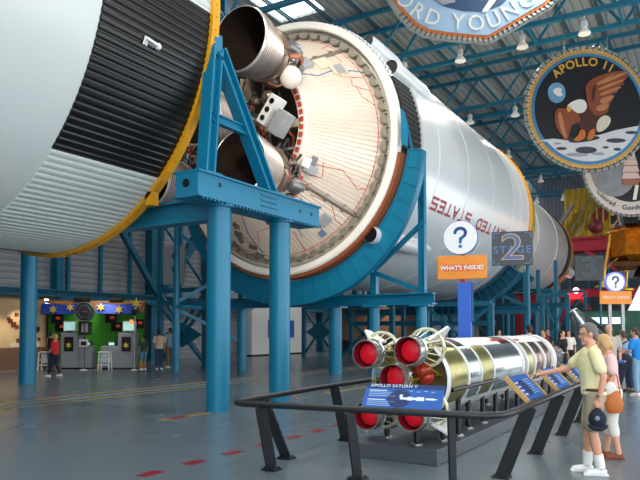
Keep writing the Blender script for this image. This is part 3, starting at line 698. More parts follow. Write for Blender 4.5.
# kiosks
for i, (ua, ub, da, db, lab) in enumerate(((-1.24, -.48, -.48, .1, 'grey kiosk cabinet with gold star plate, left of the round sign'), (1.28, 1.98, .5, 1.28, 'grey kiosk cabinet with gold star plate, right of the round sign'))):
    t = bthing('kiosk', lab, 'kiosk', (ua+ub)/2, .4, 0, 'photo kiosks')
    bbox(MB(), ua, ub, 0, .7, .06, 1.6).build('cabinet', KGREY, t, smooth=0, bevel=.02)
    bbox(MB(), da, db, .08, .7, .06, 1.02).build('side_desk', KGREY, t, smooth=0, bevel=.02)
    bbox(MB(), min(ua, da)+.03, max(ub, db)-.03, .05, .68, 0, .06).build('plinth', BLACK, t, smooth=0)
    pl = bbox(MB(), ua+.16, ua+.56, -.02, 0.02, .78, 1.42).build('star_plate', mat('plate_black', '#15161a', .4), t, smooth=0)
    MB().prism(star(.15, .06, 6), .015, bplane(ua+.36, -.025, 1.05)).build('star', STAR, pl, smooth=0)
    c = bbox(MB(), (da+db)/2-.2, (da+db)/2+.2, .2, .5, 1.02, 1.2).build('desk_console', mat('console_dark', '#3a3f45', .4), t, smooth=0)
    bbox(MB(), (da+db)/2-.08, (da+db)/2+.16, .17, .2, 1.05, 1.17).build('console_screen', SCR, c, smooth=0)
    m = bthing('monitor', 'white framed monitor standing on the %s grey kiosk cabinet' % ('left' if i == 0 else 'right'), 'monitor', (ua+ub)/2, .3, 1.6, 'kiosk monitors')
    o = -.08 if i == 0 else .06
    bbox(MB(), (ua+ub)/2-.28+o, (ua+ub)/2+.28+o, .22, .4, 1.66, 2.12).build('housing', WHITE, m, smooth=0, bevel=.015)
    bbox(MB(), (ua+ub)/2-.23+o, (ua+ub)/2+.23+o, .2, .222, 1.71, 2.07).build('screen', SCR, m, smooth=0)
    bbox(MB(), (ua+ub)/2-.14+o, (ua+ub)/2+.14+o, .2, .45, 1.6, 1.67).build('foot', DARKM, m, smooth=0)
# small dark screens hung in front of the green wall
for u, z, lab in ((-1.68, 2.22, 'small dark screen hung under the left awning, upper one'), (-1.5, 1.84, 'small dark screen hung under the left awning, lower one'), (.75, 2.24, 'small dark screen hung right of the round sign, upper one'), (1.02, 1.86, 'small dark screen hung right of the round sign, lower one'), (2.0, 2.0, 'dark screen at the right end of the green booth')):
    t = bthing('hanging_screen', lab, 'screen', u, .8, z-.2, 'dark screens in the green booth')
    bbox(MB(), u-.25, u+.25, .6, .8, z-.2, z+.2).build('case', mat('screen_black', '#120f0f', .3), t, smooth=0, bevel=.01)
    bbox(MB(), u-.02, u+.16, .585, .6, z-.02, z+.1).build('lit_picture', mat('screen_glow', '#a83a22', .4, emit='#e0502c', estr=.25), t, smooth=0)
    MB().tube([bpt(u, .8, z), bpt(u, .95, z)], .03, 6).build('bracket', DARKM, t)
# stools
WPL = mat('white_plastic', '#e6e8e8', .4)
def stool(u, w, lab):
    t = bthing('folding_stool', lab, 'stool', u, w, 0, 'white folding stools')
    bbox(MB(), u-.24, u+.24, w-.2, w+.2, .74, .79).build('seat', WPL, t, smooth=0, bevel=.01)
    for a in (-.2, .2):
        for b in (-.17, .17): MB().bar(bpt(u+a, w+b, .75), bpt(u+a*1.15, w+b*1.15, 0), .045).build('leg', WPL, t, smooth=0)
    for z in (.2, .42): bbox(MB(), u-.2, u+.2, w-.2, w-.17, z, z+.05).build('rung', WPL, t, smooth=0)
    bbox(MB(), u-.2, u+.2, w+.17, w+.2, .3, .7).build('back_slat', WPL, t, smooth=0)
stool(-1.68, -.55, 'white folding stool behind the walking visitor in the red shirt'); stool(.85, -.4, 'white folding stool in front of the low desk right of the round sign')
# sign poles
t = bthing('sign_stand', 'small white notice on a thin pole in front of the left kiosk', 'sign stand', .05, -.75)
MB().tube([bpt(.05, -.75, .03), bpt(.05, -.75, 1.0)], .02, 8).build('pole', STEEL, t); MB().rev([(0, .17), (.02, .17), (.05, .04)], bpt(.05, -.75, 0), 'Z', 20).build('base', WHITE, t)
pl = bbox(MB(), -.13, .23, -.79, -.76, 1.0, 1.32).build('plate', WHITE, t, smooth=0); bbox(MB(), -.07, .17, -.8, -.79, 1.06, 1.24).build('print', DARKM, pl, smooth=0)
t = bthing('light_stand', 'tall thin light stand at the right end of the green booth', 'light stand', 2.2, -.7)
MB().tube([bpt(2.2, -.7, .03), bpt(2.2, -.7, 2.7)], .03, 8).build('pole', STEEL, t); MB().rev([(0, .16), (.02, .16), (.05, .04)], bpt(2.2, -.7, 0), 'Z', 20).build('base', WHITE, t)
h = bbox(MB(), 2.08, 2.32, -.8, -.55, 2.35, 2.6).build('lamp_head', BLACK, t, smooth=0, bevel=.02); bbox(MB(), 2.02, 2.16, -.83, -.79, 1.98, 2.16).build('glowing_lens', mat('warm_lens', '#ff9a50', .4, emit='#ff8a40', estr=1.2), t, smooth=0)

# warm-lit wall display at the far left
t = thing('wall_display', 'warm-lit beige wall display with small framed pictures, far left behind the blue column', 'wall display', (XW, 17.4, 0))
X0 = XW
BEI = mat('display_beige', '#d9bd93', .6, 0, .06)
m = MB().mm((X0+.02, 13.5, .95), (X0+.7, 19.0, 3.1)); m.build('display_panel', BEI, t, smooth=0)
MB().mm((X0+.02, 13.5, 0), (X0+.74, 19.0, .95)).build('base_panel', mat('display_brown', '#7a5b48', .5), t, smooth=0)
MB().mm((X0+.02, 13.5, 3.1), (X0+1.7, 19.0, 3.2)).build('canopy', DARKM, t, smooth=0)
rnd = random.Random(3)
for i in range(13):
    y = 17.1+rnd.random()*1.7; z = 1.2+rnd.random()*1.2; s = .06+.06*rnd.random()
    MB().mm((X0+.7, y-s, z-s), (X0+.73, y+s, z+s)).build('picture_frame', mat('frame_red_brown', '#6f3a2c', .5), t, smooth=0)
MB().mm((X0+.7, 17.7, 1.75), (X0+.74, 18.2, 2.05)).build('centre_frame', mat('frame_red_brown', '#6f3a2c', .5), t, smooth=0)
MB().mm((X0+.7, 17.2, .98), (X0+.74, 18.6, 1.16)).build('caption_strip', mat('caption', '#efe3cf', .5), t, smooth=0)
for y in (16.2, 17.6, 18.6):
    MB().tube([(X0+1.2, y, 3.04), (X0+1.2, y, 3.1)], .09, 14).build('downlight', mat('downlight_glow', '#ffe0a8', .4, emit='#ffd090', estr=6), t)
DISPLAY_LIGHTS = [(X0+1.3, y, 3.0) for y in (16.2, 17.6, 18.6)]

# white display box with blue posters
t = thing('display_box', 'plain white display box with blue posters, far back between the round columns', 'display box', (-25.9, 37, 0))
MB().mm((-26.4, 33.8, .12), (-25.4, 40.3, 3.7)).build('shell', mat('display_white', '#dcdcd8', .5, 0, .04), t, smooth=0)
MB().mm((-26.4, 33.85, 0), (-25.45, 40.3, .12)).build('kick_base', BLACK, t, smooth=0)
PB = mat('poster_blue', '#1d4fa3', .4, 0, .2)
MB().mm((-25.4, 37.8, 1.2), (-25.34, 38.7, 2.4)).build('poster', PB, t, smooth=0); MB().mm((-25.4, 35.6, 1.2), (-25.34, 36.2, 2.4)).build('poster', PB, t, smooth=0)
# loudspeaker panel high on the lattice at left
t = thing('speaker_panel', 'grey panel with two round speakers, up on the blue frame', 'loudspeaker', (-22.9, 24.05, 4.0))
MB().mm((-23.6, 23.98, 4.0), (-22.2, 24.1, 5.9)).build('panel', mat('speaker_grey', '#9aa0a3', .5), t, smooth=0)
for z in (5.4, 4.75): MB().tube([(-22.75, 23.98, z), (-22.75, 23.93, z)], .2, 20).build('speaker_cone', BLACK, t)
# dim warm gallery niche seen under the second stage
t = thing('gallery_display', 'dim warm-lit gallery display with a row of small lamps, under the second stage', 'display', (-22.5, 44, 0))
MB().mm((-26.4, 47.0, 0), (-18.5, 47.2, 4.4)).build('back_panel', mat('gallery_brown', '#8c7262', .6, 0, .25, 1.), t, smooth=0)
MB().mm((-26.4, 44.5, 3.6), (-18.5, 47.0, 4.4)).build('canopy', mat('gallery_dark', '#1d1f24', .6), t, smooth=0)
MB().mm((-26, 45.6, 0), (-19, 46.4, .9)).build('counter', DARKM, t, smooth=0)
for i in range(5): MB().ball((-25+1.4*i, 44.48, 3.75), .09, 8).build('lamp_bulb', mat('bulb_glow', '#fff0d0', .4, emit='#ffd8a0', estr=12), t)
# ================================================================== model rocket on its plinth, rails and boards
MX, MZ = -3.62, 1.03
MC = (MX, 0, MZ)
t = thing('plinth', 'long low grey plinth under the model rocket', 'plinth', (MX-.0, 12.5, 0))
MB().mm((-4.25, 7.85, 0), (-2.98, 17.5, .2)).build('plinth_top', mat('plinth_grey', '#4b5159', .4, 0, .08), t, smooth=0, bevel=.01)
MR = thing('model_rocket', 'cutaway model of a moon rocket lying on posts, with red engine nozzles', 'model rocket', (MX, 12, .2))
def mpt(a, r, y): return Vector((MX+r*cos(R(a)), y, MZ+r*sin(R(a))))
MRAD = .56
CHR = mat('model_chrome', '#c9ced0', .14, .95, .12, 5); OLV = mat('model_olive', '#9d9866', .28, .75, .3, 9); SIL = mat('model_silver', '#a9b4b6', .2, .85, .15, 8); BRN = mat('model_copper', '#8d7468', .25, .8, .25, 7)
MW = mat('model_white', '#eef0ef', .35, 0, .03); MK = mat('model_black', '#15171b', .3, 0, .2)
def ringrib(n): return lambda r, a, s: r
def drum(name, y0, y1, r0, r1, mt, rings, a0=-36, a1=52, par=None, amp=.02):
    prof = []
    n = max(1, rings)
    for i in range(n):
        s0 = y0+(y1-y0)*i/n; s1 = y0+(y1-y0)*(i+1)/n; rr = r0+(r1-r0)*(i+.5)/n
        prof += [(s0+.1*(s1-s0), rr), (s0+.45*(s1-s0), rr+amp), (s0+.75*(s1-s0), rr+amp), (s1-.02*(s1-s0), rr)]
    return MB().rev(prof, MC, 'Y', 40, a0, a1).build(name, mt, par or MR, 40)
# painted outer shell (open at the side), then the cut-away sections inside it
def shell(y0, y1, r0, r1, name='outer_shell', fn=None):
    m = MB(); n = 60
    m.rev([(y0, r0-.02), (y0, r0), (y0+(y1-y0)*.5, (r0+r1)/2), (y1, r1), (y1, r1-.02)], MC, 'Y', n, 52, 324, mf=fn)
    return m.build(name, [MW, MK], MR, 40)
shell(8.75, 10.9, MRAD, MRAD, fn=lambda a, i: 1 if (52 < a < 100 or 150 < a < 210) and i < 2 else 0)
shell(10.9, 12.9, MRAD, MRAD, fn=lambda a, i: 1 if (52 < a < 105 and i > 1) else 0)
shell(13.0, 15.2, MRAD, MRAD, fn=lambda a, i: 0)
drum('cutaway_section', 8.5, 9.35, .54, .54, OLV, 9, -80, 140)
drum('cutaway_section', 9.42, 10.0, .535, .535, SIL, 7); drum('cutaway_section', 10.06, 10.7, .535, .535, OLV, 6); drum('cutaway_section', 10.76, 12.6, .535, .535, SIL, 18)
drum('cutaway_section', 13.05, 13.6, .535, .535, OLV, 3); drum('cutaway_section', 13.7, 14.5, .535, .535, BRN, 2); drum('cutaway_section', 14.6, 15.3, .535, .535, BRN, 2)
for y, w, r in ((9.36, .07, .57), (10.02, .05, .56), (10.72, .05, .56), (12.6, .14, .57), (12.95, .08, .575), (13.63, .07, .57), (14.53, .07, .57), (15.3, .36, .585)):
    MB().rev([(y, r-.05), (y, r), (y+w, r), (y+w, r-.05)], MC, 'Y', 64, closed=True).build('ring_frame', MW, MR, 30)
MB().rev([(15.66, .5), (15.66, .54), (17.0, .36), (17.0, .3)], MC, 'Y', 40).build('interstage', BRN, MR, 30)
MB().rev([(17.0, .2), (17.0, .34), (17.5, .34), (18.1, .3), (18.4, .17), (18.9, .14), (19.1, .04), (19.5, .03)], MC, 'Y', 32).build('nose_section', CHR, MR, 30)
MB().rev([(8.55, .5), (8.6, .3), (8.62, 0)], MC, 'Y', 40).build('tail_bulkhead', OLV, MR)
m = MB()
m.rev([(8.5, .54), (8.46, .56), (8.5, .6), (8.55, .56)], MC, 'Y', 60, closed=True); m.build('tail_ring', MW, MR)
# white flags of lettering on the top shell
for y, a, w, h in ((11.55, 63, .55, .05), (12.2, 63, .3, .06), (13.0, 60, .35, .05)): MB().bar(mpt(a, .572, y), mpt(a, .572, y+w), .01, h, mpt(a+90, 1, 0)-mpt(a+90, 0, 0)).build('red_marking', RED, MR, smooth=0)
# engines: four outside, one in the middle, each with a red cover in the bell
REDG = mat('nozzle_red', '#f0142f', .4, 0, .08); BELLM = mat('model_bell', '#b9bab6', .25, .7, .1); BELLI = mat('bell_inside_red', '#6f0f1c', .45, 0, .15)
offs = ((-.34, .37), (.27, .42), (-.33, -.45), (.31, -.42), (-.02, .05))
for i, (dx, dz) in enumerate(offs):
    o = (MX+dx, 0, MZ+dz); y0 = 7.78 if i < 4 else 7.95
    m = MB().rev([(y0, .19), (y0+.15, .185), (y0+.32, .155), (y0+.46, .1), (y0+.55, .06)], o, 'Y', 32)
    m.rev([(y0-.004, .19), (y0-.004, .178)], o, 'Y', 32); m.rev([(y0, .178), (y0+.15, .172), (y0+.22, .16)], o, 'Y', 32, mi=1)
    bell = m.build('engine_bell', [BELLM, BELLI], MR, 40)
    MB().rev([(y0+.06, .172), (y0+.05, .16), (y0+.03, .14), (y0+.0, .1), (y0-.02, .05), (y0-.025, 0)] if False else [(y0+.18, .165), (y0+.12, .14), (y0+.1, .1), (y0+.09, 0)], o, 'Y', 28).build('red_cover', REDG, bell)
    m = MB()
    for k in range(3): m.tube([(o[0]+.19*cos(a), y0+.2+.09*k, o[2]+.19*sin(a)) for a in [2*pi*j/24 for j in range(25)]] if k == 0 else [(o[0]+(.165-.04*k)*cos(a), y0+.2+.09*k, o[2]+(.165-.04*k)*sin(a)) for a in [2*pi*j/24 for j in range(25)]], .014, 6)
    split_build(m, 'bell_hoop', CHR, bell)
    m = MB().rev([(y0+.5, .06), (y0+.55, .09), (y0+.7, .09), (y0+.78, .05)], o, 'Y', 16); m.ball((o[0]+.1, y0+.55, o[2]+.05), .06, 8).ball((o[0]-.09, y0+.58, o[2]-.06), .05, 8)
    split_build(m, 'engine_pump', OLV, bell)
    if i < 4:                  # pale conical fairing ring behind each outer engine with spokes
        m = MB(); ring = [(o[0]+.255*cos(a)+.03*(1 if dx > 0 else -1), 8.36, o[2]+.255*sin(a)+.03) for a in [2*pi*j/28 for j in range(29)]]; m.tube(ring, .026, 6)
        ring2 = [(o[0]+.16*cos(a), 8.05, o[2]+.16*sin(a)) for a in [2*pi*j/28 for j in range(29)]]; m.tube(ring2, .012, 6)
        for j in range(14): a = 2*pi*j/14; m.tube([(o[0]+.255*cos(a)+.03*(1 if dx > 0 else -1), 8.36, o[2]+.255*sin(a)+.03), (o[0]+.12*cos(a+.3), 8.02, o[2]+.12*sin(a+.3))], .008, 5)
        m.build('fairing_frame', mat('fairing_frame', '#d9d6b8', .35, .4), bell)
        s = 1 if dx > 0 else -1; q = 1 if dz > 0 else -1
        fin = [(0, 0), (.5, 0), (.34, .24), (.2, .27)]
        c = Vector((o[0]+s*.12, 8.2, o[2]+q*.14)); d_ = Vector((s*.75, 0, q*.66)).normalized()
        mx = plane_mx(c, (0, 1, 0), d_)
        MB().prism(fin, .03, mx, z0=-.015).build('fin', MW, MR, smooth=0)
m = MB(); rnd = random.Random(8)
for i in range(26):
    a = rnd.random()*360; r_ = rnd.uniform(.1, .5); p = mpt(a, r_, rnd.uniform(8.0, 8.2)); m.tube([p, mpt(a+rnd.uniform(-30, 30), rnd.uniform(.2, .5), 8.58)], .014, 5)
split_build(m, 'thrust_strut', GOLD, MR)
for a_, y in ((10, 8.35), (28, 8.3)): MB().ball(mpt(a_, .3, y), .12, 16).build('red_sphere', mat('model_red_brown', '#a3301f', .25, .3), MR)
MB().tube([mpt(-14, .575, 8.65), mpt(-14, .575, 10.95)], .028, 10).build('black_pipe', BLACK, MR)
# posts carrying the model
for i, (x, y) in enumerate([(-3.38, 8.15), (-3.2, 8.65), (-3.15, 9.15)]+[(-3.25, 9.9+.75*k) for k in range(9)]+[(-3.98, 8.5+1.2*k) for k in range(8)]):
    t = thing('support_post', ['black post with chrome foot under the model rocket, nearest one', 'black post with chrome foot under the model rocket, second in the near row', 'black post with chrome foot under the model rocket, third in the near row'][i] if i < 3 else ('black post under the model rocket, %s in the row nearest the boards' % ['fourth', 'fifth', 'sixth', 'seventh', 'eighth', 'ninth', 'tenth', 'eleventh', 'twelfth'][i-3] if i < 12 else 'black post under the model rocket, %s from the tail in the far row' % ['first', 'second', 'third', 'fourth', 'fifth', 'sixth', 'seventh', 'eighth'][i-12]), 'post', (x, y, .2), group='posts under the model rocket')
    dx = x-MX; top = MZ-math.sqrt(max(.02, .54**2-dx*dx)) if y > 8.5 else .55
    MB().tube([(x, y, .22), (x, y, top)], .04, 14).build('shaft', BLACK, t)
    MB().rev([(0, .085), (.015, .085), (.03, .045)], (x, y, .2), 'Z', 18).build('foot', CHROME, t)
# railing: one pushed-together piece of steel
RL = thing('railing', 'black tube railing on slanted flat posts around the model rocket', 'railing', (-3.5, 6.6, 0))
RM = mat('railing_charcoal', '#2b2e32', .4, .3, .12)
ZR = .855
pts = [(-5.05, 13.0, ZR), (-5.05, 8.5, ZR), (-4.92, 6.35, ZR), (-4.86, 6.18, ZR), (-4.72, 6.12, ZR), (-3.5, 6.28, ZR), (-2.15, 6.46, ZR), (-1.96, 6.52, ZR), (-1.84, 6.66, ZR), (-1.8, 6.9, ZR), (-1.8, 14.5, ZR)]
MB().tube(pts, .038, 12).build('top_tube', RM, RL)
def slant(base, top, wdir, name='post'):
    base, top = Vector(base), Vector(top); wd = Vector(wdir)
    m = MB(); up = (top-base).cross(wd)
    m.bar(base, top, .02, .12, wd) if False else m.bar(base, top, .18 if wd.y > .5 else .16, .022, up)
    m.box(base+Vector((0, 0, .012)), (.2, .17, .024))
    for a in (-.07, .07):
        for b in (-.055, .055): m.tube([base+Vector((a, b, .02)), base+Vector((a, b, .045))], .014, 6)
    return m.build(name, RM, RL, smooth=0)
for b, tp in (((-4.66, 6.62, 0), (-4.5, 6.16, ZR)), ((-3.52, 6.72, 0), (-3.4, 6.3, ZR)), ((-2.42, 6.84, 0), (-2.3, 6.46, ZR))): slant(b, tp, (0, 1, 0))
for y in (7.3, 8.95, 10.6, 12.3): slant((-4.9, y, 0), (-5.05, y-.35 if y < 8 else y-.1, ZR), (1, 0, 0))
for y in (7.66, 9.38, 11.25, 12.95): 
    m = slant((-2.12, y, 0), (-1.8, y+.05, ZR-.02), (1, 0, 0))
# front board
t = thing('info_board', 'blue slanted board headed APOLLO SATURN V on the front railing', 'information board', (-2.85, 6.45, .87))
A = Vector((-3.28, 6.34, .87)); B_ = Vector((-2.42, 6.48, .87)); ux = (B_-A).normalized(); up = Vector((-.02, .25, .27)).normalized()
mx = plane_mx(A, ux, up); W_, H_ = (B_-A).length, .34
BB = mat('board_blue', '#1458ac', .55, 0, .06); BD = mat('board_dark_blue', '#0c2c66', .55); LT = mat('board_print', '#dbe8f5', .5)
MB().prism([(0, 0), (W_, 0), (W_, H_), (0, H_)], .03, mx, z0=-.03).build('panel', BB, t, smooth=0)
MB().prism([(0, H_-.055), (W_, H_-.055), (W_, H_), (0, H_)], .003, mx).build('header_band', BD, t, smooth=0)
MB().prism([(.4+.13*cos(a), .15+.12*sin(a)) for a in [2*pi*i/32 for i in range(32)]], .003, mx).build('dark_disc', BD, t, smooth=0)
KX = W_/1.06
lettering('lettering', 'APOLLO SATURN V', .058, LT, t, mx @ Matrix.Translation((.05, H_-.028, .006)), .003, 1.05, 'LEFT')
m = MB()
for x0, x1, y0, y1 in ((.5, .6, .135, .165), (.49, .53, .16, .2), (.6, .66, .125, .175), (.66, .72, .135, .165), (.72, .82, .125, .175), (.84, .93, .138, .162)): m.prism([(x0*KX, y0), (x1*KX, y0), (x1*KX, y1), (x0*KX, y1)], .004, mx)
m.prism([(.93*KX, .135), (1.0*KX, .15), (.93*KX, .165)], .004, mx); m.build('rocket_drawing', LT, t, smooth=0)
PR = mat('board_fine_print', '#8fb4e0', .5)
for k in range(9):
    if k == 4: continue
    y = .245-.025*k; MB().prism([(.05, y), (.05+(.2 if k in (0, 5) else .3-.02*(k % 3)), y), (.05+(.2 if k in (0, 5) else .3-.02*(k % 3)), y+.011), (.05, y+.011)], .003, mx).build('text_line', PR if k not in (0, 5) else LT, t, smooth=0)
for k in range(5): MB().prism([(.42+.08*k, .24+.01*(k % 2)), (.46+.08*k, .24+.01*(k % 2)), (.46+.08*k, .25+.01*(k % 2)), (.42+.08*k, .25+.01*(k % 2))], .003, mx).build('callout', PR, t, smooth=0)
m = MB().bar(mx @ Vector((.25, -.0, -.04)), mx @ Vector((.25, .3, -.04)), .06, .02); m.bar(mx @ Vector((.68, 0, -.04)), mx @ Vector((.68, .3, -.04)), .06, .02); split_build(m, 'bracket', RM, t, smooth=0)
# three slanted side boards on the right railing
WOOD = mat('board_wood', '#c7a064', .5, 0, .15, 8)
for i, (y0, y1, lab) in enumerate(((7.98, 8.86, 'blue slanted board with wooden edge, nearest of three on the right railing'), (9.72, 10.62, 'blue slanted board with wooden edge that the man in yellow points at'), (11.4, 12.3, 'blue slanted board with wooden edge, farthest of three on the right railing'))):
    t = thing('info_board', lab, 'information board', (-1.95, (y0+y1)/2, .8), group='side boards on the railing')
    lo = Vector((-1.87, y0, .875)); hi = Vector((-2.13, y0, 1.145)); up = (hi-lo); H_ = up.length
    mx = plane_mx(lo, (0, 1, 0), up); W_ = y1-y0
    MB().prism([(0, 0), (W_, 0), (W_, H_), (0, H_)], .03, mx, z0=-.03).build('panel', BB, t, smooth=0)
    MB().prism([(-.06, -.01), (0, -.01), (0, H_+.01), (-.06, H_+.01)], .05, mx, z0=-.035).build('wooden_edge', WOOD, t, smooth=0); MB().prism([(W_, -.01), (W_+.05, -.01), (W_+.05, H_+.01), (W_, H_+.01)], .05, mx, z0=-.035).build('wooden_edge', WOOD, t, smooth=0)
    MB().prism([(.35+.16*cos(a), .18+.12*sin(a)) for a in [2*pi*k/28 for k in range(28)]], .003, mx).build('dark_disc', BD, t, smooth=0)
    for k in range(7): MB().prism([(.5, .07+.035*k), (.8-.03*(k % 3), .07+.035*k), (.8-.03*(k % 3), .081+.035*k), (.5, .081+.035*k)], .003, mx).build('text_line', PR, t, smooth=0)
    for k in range(4): MB().prism([(.08, .08+.06*k), (.22, .08+.06*k), (.22, .095+.06*k), (.08, .095+.06*k)], .003, mx).build('caption', LT, t, smooth=0)
    m = MB().bar(mx @ Vector((W_/2, .02, -.03)), mx @ Vector((W_/2, .3, -.03)), .08, .02)
    m.bar(mx @ Vector((.1, .02, -.05)), mx @ Vector((W_-.1, .02, -.05)), .06, .04); split_build(m, 'bracket', RM, t, smooth=0)
# ================================================================== hanging round emblems
CR = Vector((.8577, .5141, 0)); CF = Vector((-.5141, .8577, 0)); CAMP = Vector((0, 0, 1.72))
UPZ = Vector((0, 0, 1))
def disc_poly(r, n=72, cx=0, cy=0, ry=None): return [(cx+r*cos(2*pi*i/n), cy+(ry or r)*sin(2*pi*i/n)) for i in range(n)]
def ring_mb(r0, r1, mx, z0, z1, n=96):
    m = MB(); vs_ = []
    for r, z in ((r0, z0), (r1, z0), (r1, z1), (r0, z1)):
        for i in range(n): a = 2*pi*i/n; vs_.append(mx @ Vector((r*cos(a), r*sin(a), z)))
    m.add(vs_, [(k*n+i, k*n+(i+1) % n, ((k+1) % 4)*n+(i+1) % n, ((k+1) % 4)*n+i) for k in range(4) for i in range(n)]); return m
def arc_text(name, s, size, r, a_mid, m, parent, mx, z, bottom=False, spacing=1.1, bold=.0):
    def wp(v):
        if not bottom: a = R(a_mid)-v.x/r; return mx @ Vector(((r+v.y)*cos(a), (r+v.y)*sin(a), z+v.z))
        a = R(a_mid)+v.x/r; return mx @ Vector(((r-v.y)*cos(a), (r-v.y)*sin(a), z+v.z))
    return lettering(name, s, size, m, parent, None, .03, spacing, bold=bold, warp=wp)
FR = mat('emblem_frame', '#8e948f', .5, .2); CLIP = mat('frame_clip', '#35383a', .5); EG = mat('emblem_gold', '#c79a4b', .5, 0, .1, 3); EB = mat('emblem_blue', '#3d7fae', .5); EK = mat('emblem_black', '#14161d', .5, 0, .2, 1); 
SK = mat('moon_white', '#cfd0d2', .6, 0, .12, 2.2); SK2 = mat('crater_dark', '#3c3e46', .6, 0, .2, 3); BRW = mat('eagle_brown', '#8a4628', .6, 0, .25, 3); BRD = mat('eagle_dark', '#4a241a', .6, 0, .2, 3); BRL = mat('feather_tan', '#b97b4f', .6, 0, .15, 4); EW = mat('eagle_white', '#e6e2da', .6); BEAK = mat('beak_yellow', '#d9a53a', .5); OR_ = mat('leg_orange', '#c9692e', .6)
def rim(t, mx, r, nclip=60):
    pts = [mx @ Vector((r*cos(a), r*sin(a), .0)) for a in [2*pi*i/96 for i in range(97)]]
    MB().tube(pts, .085, 8).build('rim_tube', FR, t)
    m = MB()
    for i in range(nclip):
        a = 2*pi*i/nclip; d = Vector((cos(a), sin(a), 0)); m.bar(mx @ (d*(r-.12)+Vector((0, 0, .06))), mx @ (d*(r+.1)+Vector((0, 0, .06))), .05, .08, mx.to_3x3() @ Vector((0, 0, 1)))
    split_build(m, 'clip', CLIP, t, smooth=0)
def hangers(t, mx, r, ztop, xs=(-.35, .35)):
    for x in xs:
        p = mx @ Vector((x*r, math.sqrt(1-x*x)*r, -.1)); MB().tube([p, (p.x, p.y, ztop)], .022, 6).build('hanging_wire', STEEL, t)
# --- eagle emblem
c = Vector((-5.5, 37.65, 13.8)); RR = 3.42; mx = plane_mx(c, CR, UPZ)
E11 = thing('hanging_emblem', 'round APOLLO 11 emblem with an eagle over the moon, hanging from the roof', 'emblem', c-Vector((0, 0, RR)))
MB().prism(disc_poly(RR*.97, 96), .16, mx, z0=-.14).build('disc', EG, E11, smooth=0); rim(E11, mx, RR); hangers(E11, mx, RR, 19.35)
MB().prism(disc_poly(RR*.9, 96), .02, mx, z0=.02).build('blue_ring', EB, E11, smooth=0); MB().prism(disc_poly(RR*.85, 96), .02, mx, z0=.035).build('black_field', EK, E11, smooth=0)
m = MB()
for i in range(96): a = 2*pi*i/96; m.box(mx @ Vector((RR*.955*cos(a), RR*.955*sin(a), .03)), (.05, .05, .05))
split_build(m, 'rim_dot', mat('emblem_cream', '#efe3c4', .5), E11, smooth=0)
def cp(pts): return [((x-501)/163*RR, -(y-293)/163*RR) for x, y in pts]
def soft(pts, k=2):
    for _ in range(k):
        out = []
        for a, b in zip(pts, pts[1:]+pts[:1]): out += [(a[0]*.75+b[0]*.25, a[1]*.75+b[1]*.25), (a[0]*.25+b[0]*.75, a[1]*.25+b[1]*.75)]
        pts = out
    return pts
def art(name, pts, mt, z, par=E11, mx=mx):
    if name.startswith('eagle') or name in ('earth_cloud', 'wing_feather', 'olive_branch'): pts = soft(pts)
    return MB().prism(cp(pts), .02, mx, z0=z).build(name, mt, par, smooth=0)
RI = 163*.85
def arc_pts(a0, a1, n=30): return [(501+RI*cos(R(a0+(a1-a0)*i/n)), 293-RI*sin(R(a0+(a1-a0)*i/n))) for i in range(n+1)]
art('moon_ground', [(372, 376), (410, 372), (445, 376), (490, 368), (530, 362), (570, 350), (610, 342), (632, 338)]+arc_pts(-20, -141), SK, .06)
for x, y, a, b in ((494, 402, 28, 9), (572, 377, 26, 6), (612, 356, 16, 4), (545, 395, 8, 3), (430, 398, 14, 4), (575, 400, 10, 4)): art('crater', [(x+a*cos(q), y+b*sin(q)) for q in [2*pi*i/24 for i in range(24)]], SK2, .075)
for x, y, a, b in ((470, 414, 30, 5), (525, 412, 18, 4), (420, 385, 10, 3)): art('ridge_shadow', [(x+a*cos(q), y+b*sin(q)) for q in [2*pi*i/20 for i in range(20)]], mat('moon_grey', '#9a9ca2', .6, 0, .2, 3), .07)
art('earth', [(420+23*cos(q), 251+27*sin(q)) for q in [2*pi*i/28 for i in range(28)]], mat('earth_blue', '#6fa3c4', .5, 0, .7, 1.6), .06)
art('earth_cloud', [(408, 246), (420, 236), (436, 242), (430, 250), (438, 258), (424, 262), (416, 256)], EW, .08)
art('eagle_body', [(470, 300), (500, 280), (525, 300), (530, 325), (520, 348), (498, 362), (482, 354), (474, 332)], BRD, .08)
art('eagle_wing', [(497, 262), (492, 235), (510, 215), (540, 203), (575, 194), (608, 194), (600, 203), (608, 210), (590, 220), (598, 229), (576, 237), (581, 249), (560, 257), (563, 272), (555, 287), (552, 302), (540, 310), (522, 314), (510, 305), (500, 282)], BRW, .1)
for pts in ([(512, 236), (522, 226), (520, 262), (508, 282)], [(530, 268), (572, 256), (562, 272), (534, 284)], [(520, 288), (556, 276), (550, 296), (524, 302)], [(534, 222), (560, 206), (574, 200), (548, 218)]): art('wing_feather', pts, BRD if pts[0][0] < 515 else BRL, .12)
for i, pts in enumerate(([(520, 225), (600, 196), (606, 200), (528, 234)], [(524, 240), (596, 214), (600, 218), (530, 248)], [(528, 254), (584, 234), (588, 240), (532, 262)])): art('wing_feather', pts, BRL, .125)
art('eagle_wing', [(415, 298), (425, 291), (450, 295), (475, 303), (482, 330), (460, 333), (452, 350), (447, 376), (438, 378), (430, 360), (420, 350), (412, 325)], BRW, .1)
art('wing_feather', [(420, 306), (430, 300), (440, 352), (444, 374), (436, 368), (426, 345)], BRL, .125)
art('eagle_head', [(444, 288), (455, 277), (475, 269), (490, 270), (499, 285), (492, 302), (478, 307), (465, 302), (455, 292)], EW, .12)
art('eagle_beak', [(442, 291), (453, 287), (457, 298), (448, 306)], BEAK, .14)
art('eagle_tail', [(527, 320), (545, 309), (560, 318), (556, 336), (540, 352), (522, 356), (520, 340)], mat('tail_cream', '#d8cdb8', .6, 0, .15, 4), .1)
